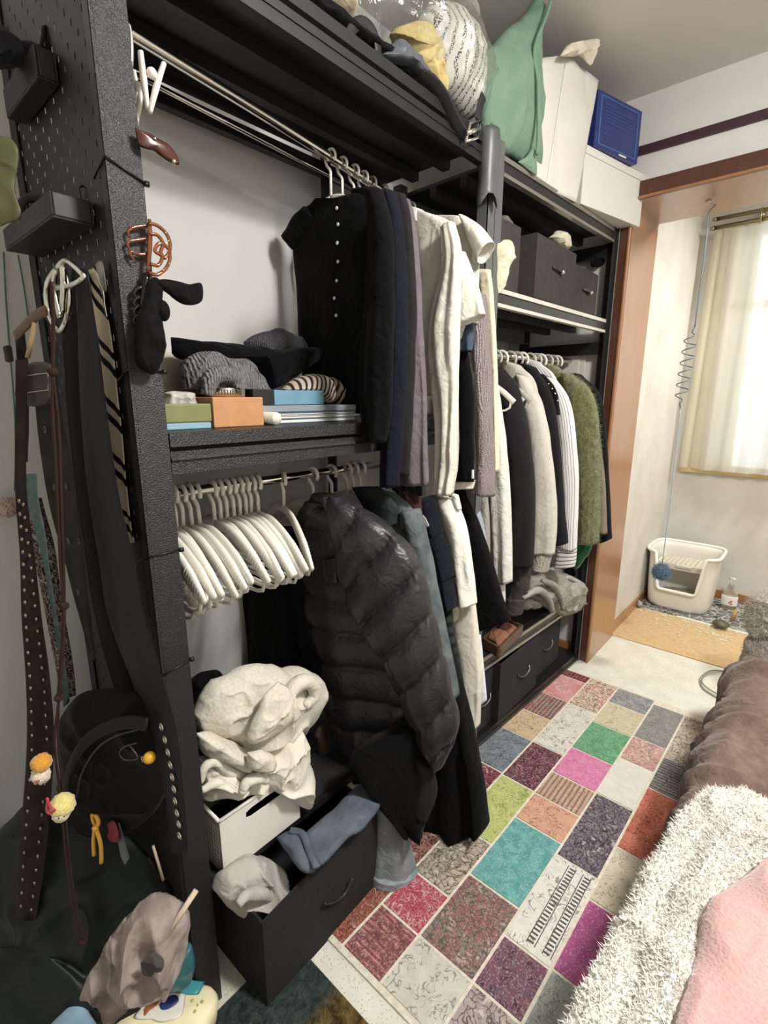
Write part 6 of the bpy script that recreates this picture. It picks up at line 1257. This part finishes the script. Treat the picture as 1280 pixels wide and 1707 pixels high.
link('back_panel', slabpoly([(*k0, .001), (*k0, ztb), (*k1, ztb), (*k1, .001)], (0, -.006, 0)), fb, t, smooth=False)
link('base', slabpoly([(*a0, .001), (*a1, .001), (*k1, .001), (*k0, .001)], (0, 0, .005)), fb, t, smooth=False)
link('handle', tube(pts(AY(BY-.008), [(540, 1506), (556, 1504), (574, 1490), (584, 1470), (587, 1464)]), .0045, 8, 24, flat=.6), plain('dark_strap_handle', '#2c2c2f', .4), t)
gm = cloth('pale_grey_jersey', '#a9a5a0', '#b5b1ab', scale=20, cstr=.5)
AGc = PLN(.50, .93, .8, .15)
t = thing('grey_t_shirt', 'crumpled pale grey T-shirt in the open black box below the white basket', 'T-shirt', AGc(430, 1520))
link('heap', inflate(pts(AGc, [(364, 1490), (376, 1452), (402, 1432), (436, 1426), (462, 1436), (470, 1466), (468, 1490), (486, 1492), (478, 1512), (440, 1538), (408, 1530), (378, 1512)]), .065, .7, 36, 170, 8, .034, 10, .004), gm, t)
link('fold', tube(pts(PLN(.50, .875, .8, .15), [(396, 1508), (412, 1492), (440, 1490), (456, 1502), (452, 1520)]), [.010, .016, .018, .014, .008], 10, 24), gm, t)
AJ = AZ(.335)
jeans_m = cloth('mid_blue_denim', '#626a74', '#525a66', scale=14, cstr=.45, weave=1100)
t = thing('jeans', 'mid blue jeans folded on the rim of the black fabric box', 'jeans', AJ(560, 1390)-[0, 0, .05])
jp = lambda l: pts(AJ, l)
link('folded_leg', inflate(jp([(500, 1396), (530, 1370), (570, 1334), (602, 1306), (622, 1306), (632, 1324), (634, 1346), (606, 1378), (574, 1406), (544, 1436), (530, 1442), (514, 1428)]), .026, 1.5, 20, 110, 6, .006, 8, .002, pw=.35, nrm=(-.3, -.45, .85)), jeans_m, t)
link('folded_leg', inflate(jp([(462, 1396), (480, 1384), (500, 1392), (512, 1420), (524, 1450), (506, 1454), (488, 1438), (474, 1420)]), .03, 1.2, 16, 80, 9, .008, 10, .002, pw=.4, nrm=(-.3, -.45, .85)), jeans_m, t)
link('cuff_fold', tube(pts(AZ(.36), [(484, 1384), (504, 1390), (516, 1420), (528, 1446)]), .010, 8, 24, flat=.6), jeans_m, t)
lj = cloth('light_blue_denim', '#8a9195', '#798286', scale=16, cstr=.45, weave=1100)
AL = PLN(.96, .855, .75, -.3)
t = thing('jeans', 'light blue jeans leg with a frayed hem hanging over the black box', 'jeans', AL(655, 1475))
link('leg', sheetpx(AL, [(604, 1284), (626, 1335), (627, 1400), (617, 1474)], [(640, 1290), (667, 1350), (687, 1420), (693, 1458)], th=[.04, .06, .08, .10], nf=1.6, amp=.008, seed=81, m=50), lj, t)
link('hem', sheetpx(PLN(.955, .850, .75, -.3), [(620, 1458), (618, 1478)], [(692, 1440), (693, 1460)], th=.105, nf=1.6, amp=.003, seed=81, m=10), cloth('pale_hem', '#949da2', '#838d93', scale=40), t)
for p, q in (((625, 1480), (624, 1494)), ((655, 1474), (656, 1496)), ((660, 1474), (652, 1486)), ((682, 1460), (684, 1470))): link('loose_thread', tube(pts(PLN(.93, .825, .75, -.3), [p, ((p[0]+q[0])/2+1.5, (p[1]+q[1])/2), q]), .0012, 5, 8), plain('cream_thread', '#d8d0bc', .9), t)
# white basket with sweatshirts heaped in it
AK = PLN(.496, .968, .93, .02); bw = white_pl
t = thing('basket', 'white plastic storage basket with an oval handle slot, piled with oatmeal clothes', 'basket', (.61, 1.08, .33))
zt, zb = .497, .33; bx0, bx1_, by0, by1 = .492, .735, .968, 1.19
def slotted():                                 # front wall with a rounded handle slot
    n = 40; sx0, sx1, sz0, sz1 = .565, .69, zt-.052, zt-.022; cxm, czm = (sx0+sx1)/2, (sz0+sz1)/2; V = []
    for k in range(n):
        a = 2*math.pi*k/n; ca, sa = math.cos(a), math.sin(a)
        s = 1/max(abs(ca)/(sx1-sx0)*2, abs(sa)/(sz1-sz0)*2, 1e-9)
        inn = (cxm+max(min(s*ca, (sx1-sx0)/2), -(sx1-sx0)/2)*(1-.04*abs(sa)), czm+s*sa*(1-.12*abs(ca)))
        X0, X1, Z0, Z1 = bx0-cxm, bx1_-cxm, zb-czm, zt-czm
        tt = min([v for v in ((X1/ca if ca > 1e-9 else 9), (X0/ca if ca < -1e-9 else 9), (Z1/sa if sa > 1e-9 else 9), (Z0/sa if sa < -1e-9 else 9))])
        out = (cxm+tt*ca, czm+tt*sa); V.append((inn, out))
    for X, Z in ((bx0, zb), (bx0, zt), (bx1_, zb), (bx1_, zt)):
        k = min(range(n), key=lambda i: (V[i][1][0]-X)**2+(V[i][1][1]-Z)**2); V[k] = (V[k][0], (X, Z))
    P = [(p[0], y, p[1]) for y in (by0, by0+.004) for i in (0, 1) for p in [v[i] for v in V]]
    f = []
    for k in range(n):
        q = (k+1) % n; f += [(k, q, n+q, n+k), (2*n+k, 3*n+k, 3*n+q, 2*n+q), (k, 2*n+k, 2*n+q, q), (n+k, n+q, 3*n+q, 3*n+k)]
    return np.array(P), f, None
link('front_wall', slotted(), bw, t, smooth=False)
link('walls', join(boxm(bx0, bx0+.004, by0, by1, zb, zt), boxm(bx1_-.004, bx1_, by0, by1, zb, zt), boxm(bx0, bx1_, by1-.004, by1, zb, zt), boxm(bx0, bx1_, by0, by1, zb, zb+.004)), bw, t, smooth=False, bevel=.0015)
link('rim', tube([(bx0, by0, zt), (bx1_, by0, zt), (bx1_, by1, zt), (bx0, by1, zt), (bx0, by0, zt)], .0045, 8), bw, t)
o = link('grip_texture', join(*[boxm(bx0-.001, bx0, by0+.012+.012*j, by0+.018+.012*j, zb+.02+.014*i, zb+.028+.014*i) for i in range(9) for j in range(8)]), bw, t, smooth=False); o['kind'] = 'stuff'
solo('basket_stand', boxm(.47, 1.0, .99, 1.40, .3282, .3296), fb, 'black fabric liner on the bottom shelf under the white basket', 'liner', smooth=False)
oat = cloth('oatmeal_marl', '#c9c3b4', '#d6d1c4', scale=150, cstr=.4, lo=.35, hi=.65)
ivory = cloth('ivory_cotton', '#ddd8cc', '#d4cec0', scale=14, cstr=.45)
AO = PLN(.50, 1.06, .93, -.06)
t = thing('sweatshirt', 'oatmeal marl sweatshirt heaped on top of the white basket', 'sweatshirt', AO(430, 1300))
link('heap', inflate(pts(AO, [(322, 1190), (334, 1162), (358, 1136), (392, 1116), (436, 1108), (470, 1114), (506, 1116), (534, 1132), (540, 1158), (526, 1186), (510, 1210), (492, 1226), (452, 1250), (404, 1246), (360, 1224), (330, 1218)]), .11, .7, 44, 220, 21, .034, 7.5, .003), oat, t)
AO2 = PLN(.50, 1.0, .93, -.06)
link('sleeve', inflate(pts(AO2, [(326, 1222), (352, 1222), (400, 1240), (440, 1252), (456, 1266), (452, 1288), (424, 1286), (386, 1276), (356, 1262), (332, 1254)]), .055, .7, 18, 90, 5, .014, 12), oat, t)
link('hood', tube(pts(PLN(.50, .975, .93, -.06), [(470, 1180), (486, 1150), (506, 1136), (522, 1142), (524, 1160), (508, 1178)]), [.016, .022, .022, .020, .018, .012], 12, 30), oat, t)
link('lapel', inflate(pts(PLN(.50, .95, .93, -.06), [(464, 1132), (486, 1158), (500, 1190), (488, 1206), (462, 1222), (424, 1240), (410, 1234), (420, 1200), (440, 1160)]), .024, .6, 16, 90, 7, .012, 12), oat, t)
link('cuff', inflate(pts(PLN(.50, .93, .93, -.06), [(416, 1258), (440, 1250), (456, 1264), (454, 1284), (430, 1288), (414, 1278)]), .026, .8, 12, 60, 3, .006, 16), oat, t)
AO3 = PLN(.50, .985, .93, -.06)
t = thing('t_shirt', 'ivory cotton T-shirt draped below the oatmeal sweatshirt over the basket rim', 'T-shirt', AO3(470, 1340))
link('drape', inflate(pts(AO3, [(412, 1270), (450, 1248), (486, 1218), (500, 1212), (510, 1240), (518, 1276), (524, 1310), (516, 1340), (506, 1346), (476, 1330), (446, 1312), (424, 1292)]), .05, .6, 32, 150, 12, .026, 10), ivory, t)
link('heap', inflate(pts(PLN(.50, 1.02, .93, -.06), [(328, 1262), (360, 1262), (400, 1280), (440, 1286), (436, 1306), (400, 1318), (366, 1326), (336, 1328), (330, 1296)]), .06, .7, 18, 100, 13, .022, 11), ivory, t)
link('twist', tube(pts(PLN(.50, .94, .93, -.06), [(404, 1322), (412, 1304), (432, 1296), (444, 1302)]), [.010, .014, .016, .010], 10, 20), ivory, t)
for k_, P in enumerate(([(334, 1304), (342, 1278), (360, 1270), (378, 1284), (400, 1292), (430, 1294)], [(336, 1318), (360, 1306), (400, 1306), (436, 1298)])): link('fold', tube(pts(PLN(.50, .978, .93, -.06), P), [.008, .012, .013, .012, .008], 10, 30), ivory, t)
pile('black_clothes', 'black clothes stuffed behind the oatmeal sweatshirt beside the near post', 'clothes', [(318, 1130), (340, 1118), (370, 1124), (380, 1180), (360, 1260), (330, 1260), (320, 1200)], AY(1.25), black2, .06, 7, .014, 9)
pile('black_clothes', 'black clothes filling the white basket under the ivory T-shirt', 'clothes', [(346, 1352), (380, 1330), (440, 1300), (500, 1290), (500, 1330), (440, 1350), (380, 1372)], AY(1.08), black2, .05, 8, .012, 9)
pile('brown_box_edge', 'dark brown box corner in the gap right of the oatmeal sweatshirt', 'box', [(524, 1226), (530, 1212), (538, 1210), (548, 1240), (546, 1256), (534, 1262)], AY(1.12), plain('dark_brown_card', '#4a3a30', .5), .02, 3, .001, 9)
